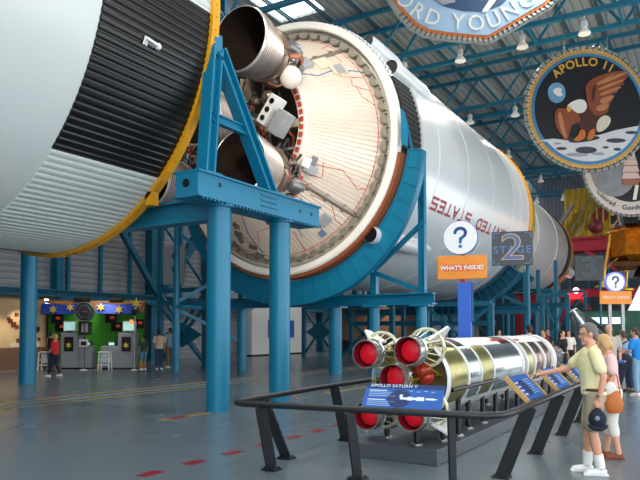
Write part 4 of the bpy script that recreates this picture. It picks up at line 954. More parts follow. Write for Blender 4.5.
art('eagle_leg', [(478, 348), (492, 350), (492, 372), (470, 381), (460, 375), (474, 364)], OR_, .13); art('eagle_leg', [(504, 350), (518, 345), (516, 370), (496, 379), (498, 362)], OR_, .13)
art('olive_branch', [(444, 374), (470, 369), (520, 364), (534, 372), (500, 380), (455, 385)], mat('branch_green', '#2c3524', .6), .115)
arc_text('lettering', 'APOLLO 11', .64, RR*.755, 96, mat('letter_gold', '#d9a93c', .5), E11, mx, .08, spacing=1.12, bold=.012)
# --- shield emblem, nearer, cut by the top of the picture
D10 = 26.2
def spx(x, y): return ((x-478)/650*D10, (-60-y)/650*D10)
c = CAMP+CR*((478-320)/650*D10)+CF*D10+UPZ*((304+60)/650*D10+.04*D10+.12); mx10 = plane_mx(c, CR, UPZ)
OUT10 = [(404, 12), (415, 23), (428, 31), (449, 34.5), (475, 37), (491, 38), (510, 27), (530, 15), (552, 2), (568, -20), (576, -52), (570, -90), (548, -125), (510, -140), (470, -138), (425, -130), (392, -105), (382, -65), (384, -32), (392, -6)]
E10 = thing('hanging_emblem', 'shield-shaped emblem with orange edge and the name YOUNG, hanging at the top', 'emblem', mx10 @ Vector(spx(491, 38)+(0,)))
def sc10(pts, k): return [((x-478)*k+478, (y+52)*k-52) for x, y in pts]
def art10(name, pts, mt, z, th=.02): return MB().prism([spx(*p) for p in pts], th, mx10, z0=z).build(name, mt, E10, smooth=0)
art10('panel', sc10(OUT10, 1.0), mat('shield_orange', '#d0793e', .5), -.16, .2); art10('pale_field', sc10(OUT10, .955), mat('shield_pale_blue', '#9dbbd6', .5), .045)
pts = [mx10 @ Vector(spx(*p)+(0,)) for p in sc10(OUT10, 1.03)]; MB().tube(pts+[pts[0]], .12, 8).build('rim_tube', FR, E10)
m = MB()
for a, b in zip(sc10(OUT10, 1.03), sc10(OUT10, 1.03)[1:]):
    L = math.dist(a, b); k = max(1, int(L/5))
    for i in range(k):
        x = a[0]+(b[0]-a[0])*i/k; y = a[1]+(b[1]-a[1])*i/k; q = sc10([(x, y)], .96)[0]; q2 = sc10([(x, y)], 1.02)[0]
        m.bar(mx10 @ Vector(spx(*q)+(.08,)), mx10 @ Vector(spx(*q2)+(.08,)), .04, .1, CF)
split_build(m, 'clip', CLIP, E10, smooth=0)
art10('inner_scene', [(432, -6), (445, 4), (465, 9), (486, 10), (504, 3), (516, -8), (530, -50), (520, -100), (436, -100), (424, -50)], mat('shield_dark_blue', '#2d4a70', .5, 0, .3, 1.5), .06)
art10('white_streak', [(484, 10), (490, 10), (508, -14), (500, -14)], EW, .08); art10('grey_shape', [(432, -6), (445, 3), (458, 0), (450, -14)], mat('moon_grey', '#9a9ca2', .6), .08)
PATH = [spx(*p) for p in [(388, -58), (389, -38), (395, -15), (403, 0), (415, 11), (430, 18.5), (448, 22.5), (470, 25), (490, 25), (508, 16), (530, 2), (548, -10), (560, -28), (566, -50), (565, -75)]]
cum = [0]
for a, b in zip(PATH, PATH[1:]): cum.append(cum[-1]+math.dist(a, b))
s_mid = None
def path_at(s):
    for i in range(len(PATH)-1):
        if s <= cum[i+1] or i == len(PATH)-2:
            f = (s-cum[i])/(cum[i+1]-cum[i]); a, b = Vector(PATH[i]), Vector(PATH[i+1]); d = (b-a).normalized(); return a+(b-a)*f, d
def warp10(v):
    s = cum[8]-.08+v.x; p, d = path_at(s); p0, d0 = path_at(s-.3); p1, d1 = path_at(s+.3); d = (d0+d1+d).normalized(); n = Vector((-d.y, d.x)); q = p+n*(v.y+.12); return mx10 @ Vector((q.x, q.y, .08+v.z))
lettering('lettering', 'STAFFORD YOUNG CERNAN', .92, EW, E10, None, .03, 1.22, bold=.0, warp=warp10)
for q in ((430, -131), (520, -138)): p = mx10 @ Vector(spx(*q)+(-.08,)); MB().tube([p, (p.x, p.y, 22.7)], .022, 6).build('hanging_wire', STEEL, E10)
# --- ship emblem, behind the eagle emblem
D12 = 46; c = CAMP+CR*((633-320)/650*D12)+CF*D12+UPZ*((304-168)/650*D12+.04*D12); RR2 = 3.35; mx12 = plane_mx(c, CR, UPZ)
E12 = thing('hanging_emblem', 'round emblem with a pale sailing ship and the name Conrad, low behind the eagle emblem', 'emblem', c-Vector((0, 0, RR2)))
MB().prism(disc_poly(RR2*.97, 96), .16, mx12, z0=-.14).build('disc', mat('emblem_pale', '#cbbfb8', .5), E12, smooth=0); rim(E12, mx12, RR2, 56); hangers(E12, mx12, RR2, 19.35)
MB().prism(disc_poly(RR2*.7, 72), .02, mx12, z0=.02).build('dark_field', EK, E12, smooth=0)
MB().prism(disc_poly(RR2*.5, 48, -RR2*.35, .1, RR2*.62), .02, mx12, z0=.05).build('grey_moon', mat('moon_grey2', '#85878c', .6, 0, .45, 1.2), E12, smooth=0)
PS = mat('ship_pink', '#e3c0b4', .6); PB2 = mat('ship_brown', '#a3674a', .6)
for k, (x0, x1, y0, y1) in enumerate(((-.35, .35, .75, 1.15), (-.5, .5, .3, .7), (-.6, .6, -.2, .22), (-.65, .65, -.68, -.28))):
    MB().prism([(x0, y0), (x1, y0), (x1*.8, y1), (x0*.8, y1)], .03, mx12, z0=.08).build('ship_sail', PS, E12, smooth=0)
MB().prism([(-.7, -.75), (.7, -.75), (.45, -1.15), (-.5, -1.15)], .03, mx12, z0=.08).build('ship_hull', PB2, E12, smooth=0); MB().prism([(.3, -1.15), (.55, -1.15), (.35, -2.2), (.1, -2.2)], .03, mx12, z0=.06).build('white_trail', EW, E12, smooth=0)
arc_text('lettering', 'Conrad · Gordon · Bean', .5, RR2*.83, 268, mat('letter_navy', '#2a3350', .5), E12, mx12, .05, True, 1.08)

# ================================================================== question signs and stage panels
SB = mat('sign_blue', '#2a62c8', .4, 0, .06); SWH = mat('sign_white', '#f2f4f4', .35, 0, .02); ORG = mat('sign_orange', '#f0922c', .45, 0, .12, 4)
def question_mark(mt, par, mx, r):
    ln = [(.3*r*cos(a), .27*r+.27*r*sin(a)) for a in [R(175-225*i/14) for i in range(15)]]+[(.02*r, -.08*r), (0, -.26*r)]
    m = stroke_mb([ln], .17*r, lambda x, y, z: mx @ Vector((x, y, z+.013)), .006); m.build('question_mark', mt, par, smooth=0)
    MB().prism([(.105*r*cos(2*pi*i/20), -.52*r+.105*r*sin(2*pi*i/20)) for i in range(20)], .006, mx, z0=.013).build('question_dot', mt, par, smooth=0)
def qsign(label, D, u, v, yaw=0.):
    CR0, CF0 = Vector((.8577, .5141, 0)), Vector((-.5141, .8577, 0)); CR, CF = CR0*cos(yaw)+CF0*sin(yaw), CF0*cos(yaw)-CR0*sin(yaw); zr = BRZ+yaw
    b = CAMP+CR0*((u-320)/650*D)+CF0*D; b.z = 0
    t = thing('question_sign', label, 'sign', b)
    def P(x, z, w=0): return b+CR*x+CF*w+UPZ*z
    def slab(m, x0, x1, z0, z1, w0, w1): return m.box(P((x0+x1)/2, (z0+z1)/2, (w0+w1)/2), (x1-x0, w1-w0, z1-z0), Matrix.Rotation(zr, 3, 'Z'))
    return t, P, slab, b
t, P, slab, b = qsign('round white question mark sign over an orange WHAT’S INSIDE board on a blue post'.replace('’', "'"), 14, 461, 238, R(-20))
CR_k, CF_k = CR, CF; CR, CF = CR*cos(R(-20))+CF*sin(R(-20)), CF*cos(R(-20))-CR*sin(R(-20))
slab(MB(), -.08, .2, .0, 2.75, .06, .26).build('post', SB, t, smooth=0, bevel=.01); slab(MB(), -.2, .32, 0, .03, -.06, .38).build('base', DARKM, t, smooth=0); slab(MB(), .2, .24, 1.9, 2.75, .1, .2).build('post_edge', mat('sign_blue_dark', '#1a3f94', .4), t, smooth=0)
slab(MB(), -.02, .08, 2.7, 3.5, .1, .16).build('neck', RED, t, smooth=0)
ob_ = slab(MB(), -.5, .55, 2.82, 3.33, .0, .05).build('orange_board', ORG, t, smooth=0, bevel=.01)
mxs = plane_mx(P(.025, 3.06, -.004), CR, UPZ)
for k in range(26):           # ragged red flares behind the words
    x = -.4+.8*k/25; h = .05+.06*((k*7) % 5)/5
    MB().prism([(x-.016, -h), (x+.016, -h*.5), (x+.012, h), (x-.01, h*.7)], .003, mxs).build('red_flare', mat('flare_red', '#e0502c', .5), ob_, smooth=0)
lettering('lettering', "WHAT'S INSIDE?", .125, SWH, ob_, mxs @ Matrix.Translation((0, 0, .008)), .004, 1.0, bold=.003)
mxs = plane_mx(P(0, 3.72, 0), CR, UPZ); dsk = MB().prism(disc_poly(.37, 48), .12, mxs, z0=-.12).build('disc_side', SB, t, smooth=30)
MB().prism(disc_poly(.36, 48), .012, mxs).build('disc_face', SWH, dsk, smooth=0)
question_mark(mat('question_blue', '#3f72b8', .5), dsk, mxs, .37)
CR, CF = CR_k, CF_k
t, P, slab, b = qsign('farther round white question mark sign with a bluish rim above an orange board, right edge', 25, 616, 282)
for x in (-.2, .3): slab(MB(), x-.06, x+.06, 0, 2.85, .05, .15).build('post', STEEL, t, smooth=0)
ob_ = slab(MB(), -.6, .62, 2.72, 3.22, .0, .05).build('orange_board', ORG, t, smooth=0)
lettering('lettering', "WHAT'S INSIDE?", .14, SWH, ob_, plane_mx(P(.01, 2.97, -.01), CR, UPZ), .004)
slab(MB(), -.03, .05, 3.2, 3.4, .05, .1).build('neck', RED, t, smooth=0)
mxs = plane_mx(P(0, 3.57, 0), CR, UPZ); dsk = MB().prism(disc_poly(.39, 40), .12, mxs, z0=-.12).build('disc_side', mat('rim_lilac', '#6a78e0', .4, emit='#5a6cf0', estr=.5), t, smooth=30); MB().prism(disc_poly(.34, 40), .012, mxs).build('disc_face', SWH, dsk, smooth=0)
question_mark(mat('question_dark', '#39567a', .5), dsk, mxs, .36)
# stage panels
def stage_panel(label, D, u, v, w, h, num, dim=False):
    t, P, slab, b = qsign(label, D, u, v, R(-14)); CR0, CF0 = CR, CF; CRy, CFy = CR*cos(R(-14))+CF*sin(R(-14)), CF*cos(R(-14))-CR*sin(R(-14)); z = 1.72+(304-v)/650*D+.04*D
    t.name = 'stage_sign'
    pm = mat('panel_slate', '#1b2331', .3, 0, .1) if not dim else mat('panel_dim', '#182228', .3, 0, .15)
    slab(MB(), -w/2, w/2, z-h/2, z+h/2, 0, .06).build('panel', pm, t, smooth=0, bevel=.01)
    MB().tube([P(w*.38, 0, .12), P(w*.38, z+h*.4, .12)], .06, 10).build('post', BLUE_D, t); slab(MB(), w*.38-.2, w*.38+.2, 0, .03, 0, .3).build('base', DARKM, t, smooth=0)
    mxs = plane_mx(P(0, z, -.005), CRy, UPZ)
    LB = mat('panel_letter_blue', '#4f79b4', .5); OUTL = mat('numeral_outline', '#d8b489', .5); NB = mat('numeral_blue', '#4f6c9c', .5)
    if dim: LB = OUTL = mat('panel_dim_print', '#5c6c76', .5); NB = mat('panel_dim_fill', '#3c4c55', .5)
    m = MB()
    for sx in (-1, 1):
        for sz in (-1, 1): m.prism([(sx*w*.45-.012, sz*h*.3), (sx*w*.45+.012, sz*h*.3), (sx*w*.45+.012, sz*h*.45), (sx*w*.45-.012, sz*h*.45)], .004, mxs); m.prism([(sx*w*.3, sz*h*.45-.012), (sx*w*.45, sz*h*.45-.012), (sx*w*.45, sz*h*.45+.012), (sx*w*.3, sz*h*.45+.012)], .004, mxs)
    split_build(m, 'corner_mark', LB, t, smooth=0)
    if not dim: lettering('lettering', 'STAGE', w*.27, LB, t, mxs @ Matrix.Translation((0, -h*.05, .008)), .004, 1.25, bold=w*.004)
    lettering('numeral_outline', num, h*1.08, OUTL, t, mxs @ Matrix.Translation((0, .0, .012)) @ Matrix.Diagonal((1.25, 1, 1, 1)), .004, bold=h*.016)
    lettering('numeral', num, h*1.08, NB, t, mxs @ Matrix.Translation((0, .0, .02)) @ Matrix.Diagonal((1.25, 1, 1, 1)), .004, bold=-h*.006)
stage_panel('dark slate panel reading STAGE 2 in front of the yellow ring', 22, 513, 248, 1.34, 1.16, '2')
stage_panel('dim dark panel with a numeral 3 below the gold foil lander', 36, 590, 268, 1.5, 1.4, '3', True)

# ================================================================== far end of the hall
FOIL = mat('gold_foil', '#c8761f', .2, .9, .75, 4, bump=1., bscale=3.2); FOILD = mat('dark_foil', '#5a3a1c', .3, .7, .4, 3, bump=.9, bscale=6); LGREY = mat('lander_grey', '#7d7f80', .5, .3, .2, 2); LBLK = mat('lander_black', '#1d1c1c', .5, .1, .3, 2)
lc = Vector((-3.7, 42, 0))
LM = thing('lunar_lander', 'gold foil lunar lander hung high at the right edge, below the ship emblem', 'lander', lc+Vector((0, 0, 4.4)))
m = MB(); vs_ = []
oct_ = [(1.0, .42), (.42, 1.0), (-.42, 1.0), (-1.0, .42), (-1.0, -.42), (-.42, -1.0), (.42, -1.0), (1.0, -.42)]
for k, (z, r) in enumerate(((5.9, 1.75), (6.25, 2.15), (7.9, 2.15), (8.2, 1.9))): vs_ += [lc+Vector((x*r, y*r, z)) for x, y in oct_]
m.add(vs_, [(k*8+i, k*8+(i+1) % 8, k*8+8+(i+1) % 8, k*8+8+i) for k in range(3) for i in range(8)]+[tuple(range(8)), tuple(range(24, 32))]); m.build('descent_stage', FOIL, LM, smooth=0, bevel=.05)
m = MB().mm(lc+Vector((-1.1, -1.1, 8.2)), lc+Vector((1.1, 1.1, 8.5))); m.tube([lc+Vector((.1, -1.0, 9.3)), lc+Vector((1.9, -1.0, 9.3))], .8, 20); m.ball(lc+Vector((.2, .3, 9.2)), .75, 14).ball(lc+Vector((1.7, .3, 9.2)), .75, 14); m.build('ascent_stage', LBLK, LM)
m = MB()
for a, b in (((-1.7, -1.4, 8.2), (-.6, -1.0, 9.6)), ((-1.2, -1.5, 8.2), (-1.7, -.6, 9.9)), ((-.4, -1.6, 8.2), (.4, -1.3, 9.4)), ((.6, -1.7, 8.2), (-.2, -1.3, 9.5))): m.tube([lc+Vector(a), lc+Vector(b)], .06, 8)
split_build(m, 'strut', mat('strut_pink_grey', '#b59a90', .5), LM)
m = MB().box(lc+Vector((-.6, -1.9, 8.5)), (.8, .5, .6)).box(lc+Vector((.9, -1.8, 8.8)), (.6, .4, .8)).box(lc+Vector((-1.6, -.9, 8.7)), (.5, .5, .5)); split_build(m, 'thruster_box', LBLK, LM, smooth=0)
MB().rev([(5.0, .75), (5.4, .55), (5.95, .25)], lc, 'Z', 24).build('descent_engine', LBLK, LM)
MB().mm(lc+Vector((-1.7, -1.7, 5.6)), lc+Vector((1.7, 1.7, 5.92))).build('belly_shield', FOILD, LM, smooth=0)
for i, (dx, dy) in enumerate(((-.86, -.51), (.86, .51), (.51, -.86), (-.51, .86))):
    d = Vector((dx, dy, 0)); top = lc+d*2.15+Vector((0, 0, 7.8)); foot = lc+d*2.75+Vector((0, 0, 4.5))
    m = MB().tube([top, foot], .1, 10); 
    for s in (-1, 1): m.tube([lc+d*2.1+Vector((-dy*.8*s, dx*.8*s, 6.1)), foot+(top-foot)*.3], .05, 8)
    lg = m.build('landing_leg', mat('leg_foil', '#c89a4a', .35, .6, .2, 6), LM)
    MB().rev([(-.0, .05), (-.05, .3), (-.12, .5), (-.18, .5), (-.2, 0)], foot, 'Z', 20).build('foot_pad', mat('pad_gold', '#d3c23a', .3, .7, .2), lg)
for dx in (-1, 1): MB().tube([lc+Vector((dx, 0, 9.4)), lc+Vector((dx, 0, 18.4))], .03, 6).build('hanging_wire', STEEL, LM)
LM.scale = (1.2, 1.2, 1.2); LM.location = (-4.2, 55.8, 5.1)
# red gantry and the yellow ribbed cabin on it
GRD = mat('gantry_red', '#b3263c', .5, 0, .15, 1.); 
t = thing('red_gantry', 'red steel gantry high behind the third stage, carrying the yellow cabin', 'gantry', (-7, 69.5, 0))
for y in (68.6, 70.6): MB().ibeam((-17.5, y, 10.2), (-1.5, y, 10.2), .5, 1.3, .1).build('girder', GRD, t, smooth=0)
for x in (-17, -2):
    for y in (68.6, 70.6): MB().ibeam((x, y, 0), (x, y, 9.55), .5, .5, .06, (0, 1, 0)).build('column', GRD, t, smooth=0)
for x in (-12, -8, -4): MB().ibeam((x, 68.6, 10.5), (x, 70.6, 10.5), .3, .5, .05).build('cross_tie', GRD, t, smooth=0)
for a, b in (((-10.5, 68.6, 9.6), (-7.5, 68.6, 7.5)), ((-2.2, 68.6, 6), (-7.5, 68.6, 9.5))): MB().bar(a, b, .35).build('brace', GRD, t, smooth=0)
MB().mm((-17.4, 68.5, 10.86), (-1.6, 70.7, 10.95)).build('deck_plate', GRD, t, smooth=0)
t = thing('yellow_cabin', 'yellow ribbed cabin standing on the red gantry, left of the ship emblem', 'cabin', (-10.2, 69.6, 10.95))
YC = mat('cabin_yellow', '#cfae35', .5, 0, .12, 2.)
MB().mm((-12.4, 68.8, 10.95), (-8.0, 70.5, 15.9)).build('cabin_body', YC, t, smooth=0)
for i in range(8): MB().mm((-12.3+.58*i, 68.62, 11.0), (-12.15+.58*i, 68.8, 15.9)).build('rib', YC, t, smooth=0)
MB().rev([(-.12, 0), (-.12, .7), (0, .7)], (-9.0, 68.75, 13.0), 'Y', 20).build('round_hatch', mat('hatch_red', '#7c2a34', .5), t)
m = MB().ball((-8.6, 68.4, 14.8), .6, 12).ball((-8.3, 68.4, 13.9), .5, 12).ball((-9.4, 68.5, 11.9), .7, 12); split_build(m, 'red_tank', mat('hatch_red', '#7c2a34', .5), t)
for a, b in (((-12.0, 68.4, 11.2), (-9.6, 68.4, 15.2)), ((-11.4, 68.4, 11.0), (-9.0, 68.4, 14.6))): MB().bar(a, b, .12).build('ladder_rail', STEEL, t, smooth=0)
t = thing('grey_duct', 'pale grey truss arm leaning down left from the yellow cabin', 'arm', (-13.5, 67.9, 10.95))
MB().bar((-13.5, 67.9, 11.0), (-11.4, 67.9, 14.2), .6, .3).build('boom', LGREY, t, smooth=0); MB().mm((-13.9, 67.8, 10.97), (-13.1, 68.5, 11.1)).build('base', LGREY, t, smooth=0)
# lower red portal with its lamp
t = thing('red_portal', 'low red steel portal with a glowing red lamp, under the front of the third stage', 'portal', (-8, 67.3, 0))
MB().ibeam((-15.5, 67.3, 5.3), (-1.5, 67.3, 5.3), .4, .75, .06).build('beam', GRD, t, smooth=0)
for x in (-15.2, -1.8): MB().ibeam((x, 67.3, 0), (x, 67.3, 4.95), .4, .4, .05, (0, 1, 0)).build('column', GRD, t, smooth=0)
for a, b in (((-11.3, 67.3, 5.0), (-14.2, 67.3, .1)), ((-10.9, 67.3, 5.0), (-7.4, 67.3, .1))): MB().bar(a, b, .34).build('brace', GRD, t, smooth=0)
MB().mm((-11.9, 66.9, 4.75), (-10.3, 67.1, 5.3)).build('lamp_tray', mat('red_glow', '#ff3a40', .4, emit='#ff2028', estr=2.2), t, smooth=0)
MB().ball((-11.1, 66.95, 5.55), .3, 12).build('beacon', mat('white_glow', '#ffe0e0', .4, emit='#ffc8c8', estr=5), t)
# silver capsule shell, low green wall, orange arch, white triangle, red dome stand, dark back screens
t = thing('silver_capsule', 'shiny silver cone capsule tilted on a stand beyond the crowd', 'capsule', (-4.9, 31.5, 0))
capm = MB().rev([(0, .7), (.08, .78), (.2, .78), (1.5, .36), (1.9, .2), (1.95, 0)], (0, 0, 0), 'Z', 40)
rm = Matrix.Translation((-4.35, 31.5, 1.05)) @ Matrix.Translation((0, 0, 0)) @ Matrix.Rotation(.54, 4, 'Z') @ Matrix.Rotation(R(-35), 4, 'Y')
capm.v = [tuple(rm @ Vector(v)) for v in capm.v]; capm.build('shell', CHROME, t)
MB().mm((-4.9, 31.1, 0), (-4.0, 31.9, .75)).build('stand', DARKM, t, smooth=0)
t = thing('low_partition', 'low green partition behind the silver capsule', 'partition', (-6.2, 55, 0))
MB().mm((-9.0, 55, 0), (-3.2, 55.2, 3.2)).build('panel', mat('partition_green', '#2f5f4c', .6, 0, .1), t, smooth=0); MB().mm((-8.0, 54.7, 2.2), (-5.6, 55, 2.7)).build('light_box', mat('lightbox', '#e8fbff', .4, emit='#dff6ff', estr=.9), t, smooth=0); MB().mm((-9.0, 54.95, 3.2), (-3.2, 55.25, 3.3)).build('cap_rail', DARKM, t, smooth=0)
t = thing('orange_arch', 'orange rounded arch at the right edge behind the far question sign', 'arch', (-5.6, 64.5, 0))
m = MB().tube([(-7.6+3.4*(1-cos(pi*i/24)), 66.0, 3.9*sin(pi*i/24)) for i in range(25)], .55, 10); m.build('arch_band', mat('arch_orange', '#e5902a', .5), t); MB().mm((-7.6, 66.3, 0), (-.8, 66.5, 3.2)).build('back_panel', mat('arch_amber', '#b8742a', .5), t, smooth=0)
t = thing('triangle_sign', 'small white triangle sign at the right edge', 'sign', (-2.3, 31, 0))
MB().prism([(-.55, 0), (.55, 0), (0, 1.1)], .05, plane_mx((-2.55, 31, 2.55), CR, UPZ)).build('plate', SWH, t, smooth=0); MB().tube([(-2.55, 31.1, 0), (-2.55, 31.1, 3.0)], .04, 8).build('pole', STEEL, t)
lettering('mark', '!', .6, DARKM, t, plane_mx((-2.55, 31, 2.9)-0*CF if False else Vector((-2.55, 31, 2.88))-CF*.06, CR, UPZ), .004) if False else None
for i, (x0, x1, y, h, col, lab) in enumerate(((-26, -19.5, 84, 9, '#24323c', 'tall dark blue screen wall at the far left end of the hall'), (-16.5, -9.5, 88, 14, '#2f3d45', 'tall slate screen wall in the middle of the far end'), (-9, -1, 80, 7.5, '#3a4a50', 'lower grey-green screen wall at the far right end'))):
    t = thing('screen_wall', lab, 'partition', ((x0+x1)/2, y, 0)); MB().mm((x0, y, 0), (x1, y+.3, h)).build('panel', mat('screen_%d' % i, col, .6, 0, .15), t, smooth=0)
    for k in range(3): MB().mm((x0+(x1-x0)*(k+.5)/3-.1, y-.12, 0), (x0+(x1-x0)*(k+.5)/3+.1, y, h)).build('rib', BLUE_D, t, smooth=0)
# dark slanted info stand right of the couple
t = thing('info_stand', 'dark purple slanted information stand behind the woman with the tan bag', 'information stand', (-2.0, 16.3, 0))
m = MB().bar((-2.15, 16.3, 0), (-1.85, 16.3, 1.0), .5, .05, (0, 1, 0)); m.build('panel', mat('stand_purple', '#1f1b38', .4), t, smooth=0); MB().mm((-2.4, 16.0, 0), (-1.9, 16.6, .03)).build('foot', DARKM, t, smooth=0); MB().bar((-2.0, 16.05, 1.02), (-1.7, 16.05, .95), .1, .03).build('top_edge', DARKM, t, smooth=0); MB().bar((-1.85, 16.05, 1.0), (-1.85, 16.55, 1.0), .35, .04).build('top_board', BB, t, smooth=0)
# ================================================================== people
SKIN = mat('skin_light', '#d9a083', .5, 0, .05, 8); SKIN2_ = mat('skin_tan', '#b57f5e', .5, 0, .05, 8); EYEW = mat('eye_white', '#f0eee8', .3); EYEK = mat('eye_dark', '#2a211c', .3)
BAKE = []
def loft(m, secs, n=20):
    """secs: (centre, rx, ry) horizontal elliptical slices, closed volume"""
    vs_ = []
    for c, rx, ry in secs:
        for j in range(n): a = 2*pi*j/n; vs_.append(Vector(c)+Vector((rx*cos(a), ry*sin(a), 0)))
    k = len(secs)
    m.add(vs_, [(i*n+j, i*n+(j+1) % n, (i+1)*n+(j+1) % n, (i+1)*n+j) for i in range(k-1) for j in range(n)]+[tuple(range(n-1, -1, -1)), tuple(range((k-1)*n, k*n))])
def limb(m, pts, rs, n=14):
    """tapered limb through joints with rounded joints"""
    m.tube(pts, rs, n)
    for p, r in zip(pts[1:-1], rs[1:-1]): m.ball(p, r*.99, 12)
    m.ball(pts[0], rs[0], 12); m.ball(pts[-1], rs[-1], 12)
def interp(pts, rs, k=3):
    P_, Q_ = [], []
    for i in range(len(pts)-1):
        for j in range(k): f = j/k; P_.append(pts[i].lerp(pts[i+1], f)); Q_.append(rs[i]*(1-f)+rs[i+1]*f)
    P_.append(pts[-1]); Q_.append(rs[-1]); return P_, Q_
def hand_mb(m, wrist, d, nrm, curl=.35, s=1., thumb=1):
    """palm, four fingers of different lengths, and a thumb off the side of the palm"""
    d = Vector(d).normalized(); nrm = Vector(nrm); nrm = (nrm-d*nrm.dot(d)).normalized(); w = d.cross(nrm)*thumb
    for t0, t1, hw in ((0, .05, .03), (.045, .095, .038)): m.bar(wrist+d*t0*s, wrist+d*t1*s, hw*2*s, .026*s, nrm)
    for i, L in enumerate((.055, .075, .08, .07)):
        b = wrist+d*(.088*s)+w*((-.031+.0205*i)*s); a1 = curl; a2 = curl*2.1; a3 = curl*3
        d1 = d*cos(a1)-nrm*sin(a1); d2 = d*cos(a2)-nrm*sin(a2); d3 = d*cos(a3)-nrm*sin(a3)
        p1 = b+d1*L*.45*s; p2 = p1+d2*L*.32*s; p3 = p2+d3*L*.25*s
        m.tube([b-d*.02*s, b, p1, p2, p3], [.0095*s, .0095*s, .009*s, .0085*s, .007*s], 8)
    b = wrist+d*.03*s+w*.034*s; m.tube([wrist+d*.02*s+w*.01*s, b, b+(d*.7+w*.6-nrm*.3).normalized()*.04*s, b+(d*.8+w*.35-nrm*.5).normalized()*.07*s], [.014*s, .013*s, .011*s, .008*s], 8)
def person(name, label, loc, rz, h=1.75, pose=None, top=None, bottom=None, shoe=None, hair=None, skin=None, sleeve='short', legs='long', hairstyle='short', fem=False, vox=.012, group=None, socks=None, belt=None, glasses=False, kid=False):
    P = dict(lean=0, head=(0, 0), la=None, ra=None, lk=None, rk=None, lf=None, rf=None, lhd=(0, 0, -1), rhd=(0, 0, -1), seat=False)
    P.update(pose or {})
    skin = skin or SKIN; k = h/1.75; fat = 1.08 if fem is None else 1.
    t = thing(name, label, 'person', loc, rz, group)
    ln = Matrix.Translation((0, 0, .95)) @ Matrix.Rotation(P['lean'], 4, 'X') @ Matrix.Translation((0, 0, -.95))
    U = lambda v: (ln @ Vector(v))                      # upper body leans forward about the hips; figure faces -Y
    sw = .165 if fem else .185; hw = .095
    hip = {1: Vector((hw, 0, .92)), -1: Vector((-hw, 0, .92))}
    knee = {1: Vector(P['lk'] or (.1, -.015, .5)), -1: Vector(P['rk'] or (-.1, -.015, .5))}
    ank = {1: Vector(P['lf'] or (.1, .02, .085)), -1: Vector(P['rf'] or (-.1, .02, .085))}
    sh = {1: U((sw, .01, 1.42)), -1: U((-sw, .01, 1.42))}
    arm = {1: [Vector(v) for v in (P['la'] or ((.235, .03, 1.14), (.235, -.04, .9)))], -1: [Vector(v) for v in (P['ra'] or ((-.235, .03, 1.14), (-.235, -.04, .9)))]}
    TOR = [(.84, .150, .105, .01), (.92, .168, .122, .008), (1.0, .155, .115, .0), (1.1, .138 if fem else .152, .108, -.006), (1.22, .150 if fem else .165, .115, -.012), (1.32, .160 if fem else .178, .116, -.004), (1.40, .150 if fem else .170, .098, .006), (1.45, .115, .078, .012), (1.49, .066, .062, .014)]
    def torso(m, inf=0., z0=0, z1=9):
        secs = [(U((0, y, z)), rx+inf, ry+inf*1.1) for z, rx, ry, y in TOR if z0 <= z <= z1]; loft(m, secs)
    def legm(m, s, inf=0., upto=1.):
        a, b, c = hip[s], knee[s], ank[s]; pts, rs = interp([a, b, c], [.088, .056, .04], 3); rs = list(rs); rs[4] += .008
        if upto < 1: n = 1+int(upto*(len(pts)-1)); f = upto*(len(pts)-1)-(n-1); pts2 = pts[:n]+[pts[n-1].lerp(pts[min(n, len(pts)-1)], f)]; rs = rs[:n]+[rs[n-1]]; pts = pts2
        limb(m, pts, [r+inf for r in rs])
    def armm(m, s, inf=0., upto=1., flare=0.):
        a = sh[s]; pts, rs = interp([a, arm[s][0], arm[s][1]], [.052, .041, .028] if not fem else [.045, .036, .025], 3)
        if upto < 1: n = 1+int(upto*6); pts = pts[:n]; rs = rs[:n]
        limb(m, pts, [r+inf+flare*i/len(pts) for i, r in enumerate(rs)])
    # ---- body, one closed surface
    m = MB(); torso(m)
    for s in (1, -1):
        legm(m, s); armm(m, s)
        f = ank[s]; m.tube([f+Vector((0, .05, -.045)), f+Vector((0, 0, -.035)), f+Vector((0, -.09, -.055)), f+Vector((0, -.15, -.065))], [.03, .038, .036, .022], 10)
    hy = P['head'][1]; hp = P['head'][0]
    hb = U((0, .012, 1.50)); HR = Matrix.Rotation(hy, 3, 'Z') @ Matrix.Rotation(P['lean']*.6+hp, 3, 'X')
    Hp = lambda v: hb+HR @ Vector(v)
    m.tube([U((0, .02, 1.43)), hb, Hp((0, -.008, .06))], [.062, .055, .055], 12)
    hs = 1.1 if kid else 1.
    m.ball(Hp((0, .004, .155)), (.074*hs, .094*hs, .1*hs), 16, mx=HR); m.ball(Hp((0, -.03, .085)), (.054*hs, .06*hs, .065*hs), 14, mx=HR)
    m.ball(Hp((0, -.095, .11)), (.015, .022, .02), 8, mx=HR); m.tube([Hp((0, -.082, .155)), Hp((0, -.102, .115))], [.01, .016], 8)
    m.ball(Hp((0, -.083, .062)), (.024, .014, .012), 8, mx=HR); m.ball(Hp((0, -.078, .03)), (.024, .02, .018), 8, mx=HR)
    for s in (1, -1): m.ball(Hp((s*.076, .012, .12)), (.012, .022, .033), 8, mx=HR); m.ball(Hp((s*.032, -.078, .165)), (.026, .016, .01), 8, mx=HR)
    for s, q in ((1, 'lhd'), (-1, 'rhd')):
        wv = arm[s][1]; d = Vector(P[q]); hand_mb(m, wv, d, P.get(q+'n', (s, 0, 0)), P.get(q+'c', .3), 1., P.get(q+'t', 1))
    body = m.build('body', skin, t, world=False, smooth=60); BAKE.append((body, min(vox, .009)))
    for s in (1, -1):
        e = MB().ball(Hp((s*.032, -.0835, .145)), (.013, .009, .008), 8, mx=HR).build('eye', EYEW, t, world=False); MB().ball(Hp((s*.032, -.0915, .145)), .0045, 6).build('pupil', EYEK, e, world=False)
    # ---- hair
    m = MB()
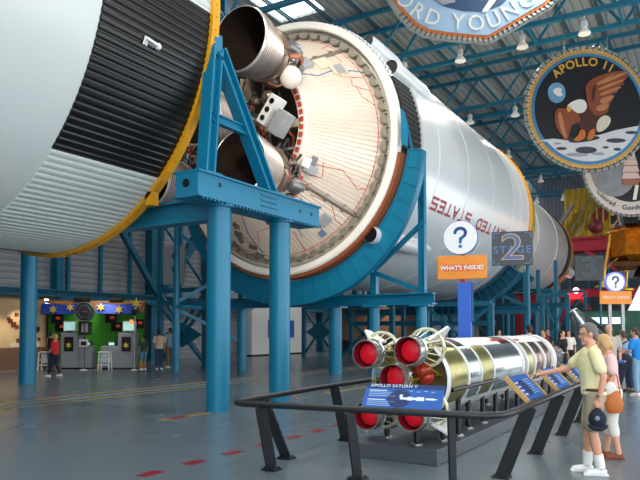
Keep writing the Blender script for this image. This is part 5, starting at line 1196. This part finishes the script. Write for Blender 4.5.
    if hairstyle == 'short': m.ball(Hp((0, .026, .178)), (.082*hs, .09*hs, .088*hs), 16, mx=HR); m.ball(Hp((0, .062, .11)), (.066, .05, .07), 12, mx=HR); m.ball(Hp((0, -.04, .235)), (.055, .045, .024), 10, mx=HR); [m.ball(Hp((s*.07, .01, .165)), (.016, .03, .045), 8, mx=HR) for s in (1, -1)]
    elif hairstyle == 'bob': m.ball(Hp((0, .02, .175)), (.092, .098, .095), 16, mx=HR); m.ball(Hp((0, .06, .09)), (.082, .06, .095), 14, mx=HR); [m.ball(Hp((s*.075, .0, .12)), (.026, .05, .085), 10, mx=HR) for s in (1, -1)]; m.ball(Hp((0, -.05, .235)), (.06, .05, .03), 10, mx=HR)
    elif hairstyle == 'long': m.ball(Hp((0, .02, .175)), (.088, .095, .092), 16, mx=HR); m.tube([Hp((0, .05, .16)), Hp((0, .085, .05)), Hp((0, .09, -.08))], [.085, .085, .05], 12)
    else: m.ball(Hp((0, .05, .12)), (.08, .055, .06), 14, mx=HR)
    hr_ = m.build('hair', hair or BLACK, t, world=False, smooth=60); BAKE.append((hr_, .012))
    # ---- clothes
    m = MB(); torso(m, .014 if fem else .018, .9 if not fem else .94, 1.46)
    loft(m, [(U((0, .012, 1.44)), .112, .082), (U((0, .012, 1.475)), .075, .07)])
    if sleeve != 'none':
        for s in (1, -1): armm(m, s, .014 if sleeve == 'long' else .018, .95 if sleeve == 'long' else .46, .0 if sleeve == 'long' else .016)
    if sleeve == 'short' and not fem: [m.tube([U((-.05*s, -.05, 1.455)), U((-.075*s, .03, 1.475)), U((0, .075, 1.49))], .014, 6) for s in (1, -1)]
    o = m.build('shirt', top, t, world=False, smooth=60); BAKE.append((o, vox))
    m = MB()
    torso(m, .012, .8, .99)
    loft(m, [(U((0, .008, .93)), .182, .136), (U((0, .006, .985)), .172, .130)])
    for s in (1, -1):
        up = {'long': .97, 'short': .46, 'capri': .72}[legs]; a = hip[s]; pts, rs = interp([hip[s], knee[s], ank[s]], [.1, .075 if legs != 'short' else .092, .058 if legs != 'capri' else .07], 6)
        n = max(2, int(up*12)+1); limb(m, pts[:n], rs[:n])
    o = m.build('shorts' if legs == 'short' else 'trousers', bottom, t, world=False, smooth=60); BAKE.append((o, vox))
    if belt: b = MB(); loft(b, [(U((0, .006, .965)), .185, .139), (U((0, .004, 1.0)), .178, .134)], 28); b.build('belt', belt, t, world=False)
    for s in (1, -1):
        f = ank[s]; fx = .12*s
        m = MB(); y_ = lambda y: Vector((-sin(0)*0, y, 0))
        m.tube([f+Vector((0, .062, -.05)), f+Vector((0, .02, -.04)), f+Vector((0, -.07, -.048)), f+Vector((0, -.15, -.058)), f+Vector((0, -.185, -.066))], [.036, .046, .047, .042, .02], 12)
        m.bar(f+Vector((0, .085, -.074)), f+Vector((0, -.19, -.074)), .085, .022)
        o = m.build('shoe', shoe, t, world=False, smooth=60); BAKE.append((o, .01))
        if socks: q = MB(); a = knee[s].lerp(f, .62); q.tube([a, f+Vector((0, 0, .0))], [.06, .053], 14); o = q.build('sock', socks, t, world=False)
    if glasses:
        m = MB()
        for s in (1, -1):
            c = Hp((s*.034, -.1, .145)); m.tube([c+HR @ Vector((.024*cos(a), .0, .018*sin(a))) for a in [2*pi*i/14 for i in range(15)]], .0025, 5); m.tube([Hp((s*.058, -.1, .15)), Hp((s*.08, .01, .14))], .0025, 5)
        m.tube([Hp((-.012, -.102, .15)), Hp((.012, -.102, .15))], .0025, 5); m.build('glasses', DARKM, t, world=False)
    t.scale = (k, k, k)
    return t, U, Hp, arm
def face(dx, dy): return math.atan2(dx, -dy)            # rz so that the figure's -Y points along (dx, dy)
CLO = lambda n, c, **q: mat('cloth_'+n, c, .85, 0, .08, 6, bump=.15, bscale=60)
YP = CLO('pale_yellow', '#f0e9b6'); KH = CLO('khaki', '#a89f85'); PK = CLO('pale_pink', '#ecc6c6'); WC = CLO('white_cotton', '#e6e2da'); NV = CLO('navy', '#1c2436'); JE = CLO('denim', '#2f415c'); BK = CLO('black', '#17181b'); RD = CLO('red', '#c81f2c'); DG = CLO('dark_green', '#2e4a3c'); BG = CLO('beige', '#c3b49c'); GB = CLO('grey_blue', '#7f95a3'); OLK = CLO('olive_khaki', '#6b6a52'); CY = CLO('bright_blue', '#1a86d8'); LB_ = CLO('light_blue', '#9fb8d8'); LJ = CLO('pale_denim', '#8fb2d0'); GY = CLO('grey_shirt', '#b9b4ab'); MAR = CLO('maroon', '#8e2230')
HG = mat('hair_grey', '#6f6b66', .6, 0, .25, 20); HBL = mat('hair_blonde', '#c9a26b', .6, 0, .2, 20); HBR = mat('hair_brown', '#4a3222', .6, 0, .2, 20); HDK = mat('hair_dark', '#1d1613', .6, 0, .2, 20); LEA = mat('leather_tan', '#c0692a', .5, 0, .12, 6); LBR = mat('leather_brown', '#7a3a1e', .5, 0, .12, 6); SHW = mat('shoe_white', '#eef0f0', .5); SHD = mat('shoe_dark', '#2a2522', .5); BELT = mat('belt_brown', '#4a3022', .5)
# --- the man in yellow: right arm out to the board, cap in his left hand
k = 1.8/1.75; fz = face(-.95, -.31)
man, U, Hp, arm = person('person', 'person in pale yellow polo and khaki shorts pointing at a board, navy cap in hand', (-1.22, 8.43, 0), fz, 1.8,
    dict(lean=.06, head=(.16, -.0), ra=((-.275, -.245, 1.2), (-.26, -.54, 1.14)), rhd=(-.12, -1, -.14), rhdn=(0, -.1, 1), rhdc=.12, rhdt=-1, la=((.25, .07, 1.14), (.255, .02, .89)), lhd=(.0, -.1, -1), lhdn=(1, 0, 0), lhdc=.6, lhdt=1, lk=(.1, -.03, .5), lf=(.1, .05, .085), rk=(-.1, -.04, .5), rf=(-.1, -.06, .085)),
    YP, KH, SHW, HG, sleeve='short', legs='short', vox=.008, socks=SHW, belt=BELT, glasses=True)
w = arm[1][1]
MB().rev([(-.012, .034), (.012, .034)], w+Vector((0, 0, .035)), 'Z', 18).build('watch_strap', mat('watch_metal', '#8d8a80', .3, .8), man, world=False)
# baseball cap hanging from the fingers (a thing of its own)
cap_o = man.matrix_basis @ (w+Vector((0, -.03, -.1)))
cap = thing('baseball_cap', 'navy baseball cap hanging from the hand of the person in pale yellow', 'cap', cap_o, fz)
NC = mat('cap_navy', '#141c30', .8, 0, .1)
m = MB().ball((.03, 0, -.12), (.065, .1, .11), 20); m.build('crown', NC, cap, world=False)
m = MB(); vs_ = []
for i in range(13):
    a = -1.2+2.4*i/12
    for r in (.06, .125): vs_.append((.055+.02*cos(a*1.3), r*1.0*sin(a), -.15-.11*cos(a)*(r/.125)))
m.add(vs_, [(2*i, 2*i+1, 2*i+3, 2*i+2) for i in range(12)]); o = m.build('brim', NC, cap, world=False); sd = o.modifiers.new('s', 'SOLIDIFY'); sd.thickness = .006
m = MB().tube([(0, -.05, -.03), (0, 0, .0), (0, .05, -.03)], .008, 6); m.build('strap', NC, cap, world=False)
m = MB().ball((.09, -.01, -.11), (.012, .03, .03), 8); m.build('badge', mat('badge_grey', '#7f8694', .6), cap, world=False)
# --- the woman behind him
fz = face(-.9, -.3)
wom, U, Hp, arm = person('person', 'person in pale pink top and white capri trousers with a tan shoulder bag', (-1.16, 9.6, 0), fz, 1.66,
    dict(lean=.10, head=(.35, 0), la=((.21, -.02, 1.15), (.2, -.16, .96)), lhd=(0, -.5, -.8), ra=((-.2, -.06, 1.15), (-.1, -.24, 1.1)), rhd=(.5, -.8, .1), lf=(.1, .06, .085), rf=(-.1, -.06, .085)),
    PK, WC, LBR, HBL, sleeve='short', legs='capri', hairstyle='bob', fem=True, vox=.009)
b0 = wom.matrix_basis @ Vector((.25, -.02, .8))
bag = thing('shoulder_bag', 'tan leather shoulder bag hanging at the hip of the person in pink', 'bag', b0, fz)
m = MB(); n = 16
m.tube([(0, 0, .17), (0, 0, .1), (0, 0, .0), (0, 0, -.1), (0, 0, -.14)], [.07, .11, .14, .13, .09], 18, e=.4, up=(1, 0, 0)); m.build('pouch', LEA, bag, world=False)
bag.scale = (.85, .82, .95)
MB().tube([(0, -.1, .1), (-.02, -.08, .35), (-.07, -.03, .54), (-.02, .06, .36), (0, .1, .1)], .014, 6).build('strap', LEA, bag, world=False)
wb = wom.matrix_basis @ Vector((.235, -.06, 1.0))
sc_ = thing('folded_jacket', 'white folded cloth held over the tan shoulder bag', 'cloth', wb, fz); MB().ball((0, 0, -.02), (.045, .08, .11), 14).build('cloth', WC, sc_, world=False)
# --- others
person('person', 'person in bright blue shirt with a dark bag, at the right edge', (-1.62, 18.9, 0), face(-1, .5), 1.78, dict(lean=.12, head=(.2, 0), la=((.24, -.08, 1.15), (.2, -.28, 1.0)), lhd=(0, -.8, -.5)), CY, LJ, SHW, HBR, legs='long', hairstyle='short')
b = thing('shoulder_bag', 'dark shoulder bag carried by the person in bright blue', 'bag', (-1.95, 18.55, .95), .4); m = MB().ball((0, 0, 0), (.24, .13, .17), 16); m.build('pouch', NC, b, world=False); MB().tube([(-.2, 0, .08), (-.05, .02, .38), (.2, .08, .52)], .016, 6).build('strap', NC, b, world=False)
person('person', 'person in light blue top reaching towards the dark information stand', (-1.95, 20.0, 0), face(-1, -.6), 1.72, dict(lean=.25, head=(.3, 0), la=((.2, -.25, 1.15), (.16, -.4, .95)), lhd=(0, -.6, -.8)), LB_, JE, SHD, HBR, fem=True, hairstyle='bob')
person('person', 'balding person in beige-grey shirt standing behind the person in pink', (-2.2, 17.9, 0), face(.2, -1), 1.86, {}, GY, OLK, SHD, mat('hair_thin', '#a08468', .6), skin=SKIN, hairstyle='fringe')
person('person', 'person in white shirt seen from behind, above the front of the model rocket', (-4.55, 19.5, 0), face(-.5, 1), 1.86, {}, WC, NV, SHD, HDK)
person('person', 'person in maroon top in the crowd right of the white-shirted back', (-5.2, 24.5, 0), face(-.6, -.6), 1.74, {}, MAR, BK, SHD, HDK)
person('person', 'person in black top in the crowd beside the maroon top', (-4.3, 23.2, 0), face(.8, -.4), 1.7, {}, BK, NV, SHD, HDK, hairstyle='long', fem=True)
person('person', 'person in white top and dark skirt-like trousers behind the pointing hand', (-4.6, 26.0, 0), face(.3, -1), 1.72, {}, WC, BK, SHD, HBR, fem=True, hairstyle='bob')
person('person', 'distant person in dark grey left of the silver capsule', (-6.6, 32, 0), face(-.3, -1), 1.76, {}, CLO('charcoal', '#3a3d42'), NV, SHD, HDK)
person('person', 'distant person in pink top left of the blue sign post', (-9.6, 26.2, 0), face(.4, -1), 1.66, {}, PK, JE, SHD, HBR, fem=True, hairstyle='bob')
person('person', 'distant person in white top close left of the blue sign post', (-9.3, 28.2, 0), face(-.5, -1), 1.76, {}, WC, KH, SHD, HDK)
person('person', 'distant person in grey right of the blue sign post', (-8.2, 29.5, 0), face(1, -.4), 1.72, {}, GY, JE, SHD, HDK)
# left: the visitors around the photo booth
person('person', 'blond person in red shirt and navy trousers walking across the floor by the booth', (-20.75, 15.6, 0), face(-.9, -.35), 1.56, dict(head=(.2, 0), lk=(.1, -.12, .5), lf=(.1, -.2, .085), rk=(-.1, .0, .5), rf=(-.1, .2, .1), la=((.22, -.03, 1.14), (.16, -.2, 1.0)), lhd=(-.4, -.8, 0), ra=((-.22, -.03, 1.14), (-.12, -.22, 1.02)), rhd=(.5, -.8, 0)), RD, NV, SHW, HBL)
person('person', 'person in black top and jeans facing the booth behind the left stool', (-23.6, 17.55, 0), face(-.3, 1), 1.66, {}, BK, JE, SHD, HDK, skin=SKIN2_, fem=True, sleeve='none')
person('person', 'young person in dark green shirt and blue shorts right of the booth', (-21.0, 20.2, 0), face(-.9, .2), 1.5, {}, DG, CLO('blue_pattern', '#4f7fa0'), SHW, HDK, legs='short', skin=SKIN2_)
person('person', 'person in beige shirt and dark jeans with back turned, right of the booth', (-20.6, 20.75, 0), face(-.8, .7), 1.72, {}, BG, JE, SHW, HDK, skin=SKIN2_)
person('person', 'tall person in grey-blue shirt and khaki trousers, rightmost of the group by the booth', (-21.1, 21.9, 0), face(-.9, .3), 1.82, {}, GB, OLK, SHW, HDK, skin=SKIN2_)
# ---- make every figure one smooth surface
for o, vx in BAKE:
    r_ = o.modifiers.new('Remesh', 'REMESH'); r_.mode = 'VOXEL'; r_.voxel_size = vx; r_.use_smooth_shade = True
    s_ = o.modifiers.new('Smooth', 'SMOOTH'); s_.factor = .5; s_.iterations = 3
bpy.context.view_layer.update()
dg = bpy.context.evaluated_depsgraph_get()
new = [bpy.data.meshes.new_from_object(o.evaluated_get(dg), depsgraph=dg) for o, _ in BAKE]
for (o, _), me in zip(BAKE, new):
    mt = o.data.materials[0] if o.data.materials else None
    o.modifiers.clear(); o.data = me; me.name = o.name
    if not me.materials: me.materials.append(mt)
    me.shade_smooth()
# ------------------------------------------------------------------ camera, light, view
cam = bpy.data.cameras.new('camera'); co = bpy.data.objects.new('camera', cam); COL.objects.link(co)
co.location = (0, 0, 1.72); co.rotation_euler = (pi/2+.04, 0, .54)
cam.sensor_width = 36; cam.lens = 650/640*36; cam.shift_y = .1; cam.clip_end = 300; cam.clip_start = .05
scene.camera = co
w = bpy.data.worlds.new('World'); scene.world = w; w.use_nodes = True
bg = w.node_tree.nodes['Background']; bg.inputs['Color'].default_value = (.93, .97, 1, 1); bg.inputs['Strength'].default_value = 3.4
def spot(p, tgt, watts, col=(1, .93, .82), size=60, rad=.3, blend=.6):
    l = bpy.data.lights.new('lamp_light', 'SPOT'); l.energy = watts; l.color = col; l.spot_size = R(size); l.shadow_soft_size = rad; l.spot_blend = blend
    o = bpy.data.objects.new('lamp_light', l); COL.objects.link(o); o.location = p
    o.rotation_euler = (Vector(tgt)-Vector(p)).to_track_quat('-Z', 'Y').to_euler(); return o
for x, y, l in LAMPS: spot((x, y, 17.9), (x, y, 0), 1500, (1, .96, .88), 150, .4)
for x in (-13, -5, 3):
    for y in (2.0, 14.1, 26.2): spot((x, y, 17.9), (x, y, 0), 1500, (1, .96, .88), 150, .4)
spot((-6.5, 9.5, 12.5), (-12.5, 19.5, 8.3), 2100, (1, .88, .74), 50, .25)
spot((-9.5, 12.5, 1.5), (-13, 20, 7.5), 900, (1, .88, .74), 60, .2)
for p in DISPLAY_LIGHTS: spot(p, (p[0]-.75, p[1], 0), 90, (1, .78, .5), 90, .08)
spot((-22.5, 19.0, 3.6), (-23.6, 19.9, 1.2), 160, (1, .9, .75), 100, .3)
spot((-22, 45.2, 3.5), (-22.5, 47.2, 1.8), 200, (1, .75, .5), 110, .3)
vs = scene.view_settings; scene.display_settings.display_device = 'sRGB'
vs.view_transform = 'Standard'; vs.look = 'None'; vs.exposure = 0.; vs.gamma = 1.; vs.use_curve_mapping = False
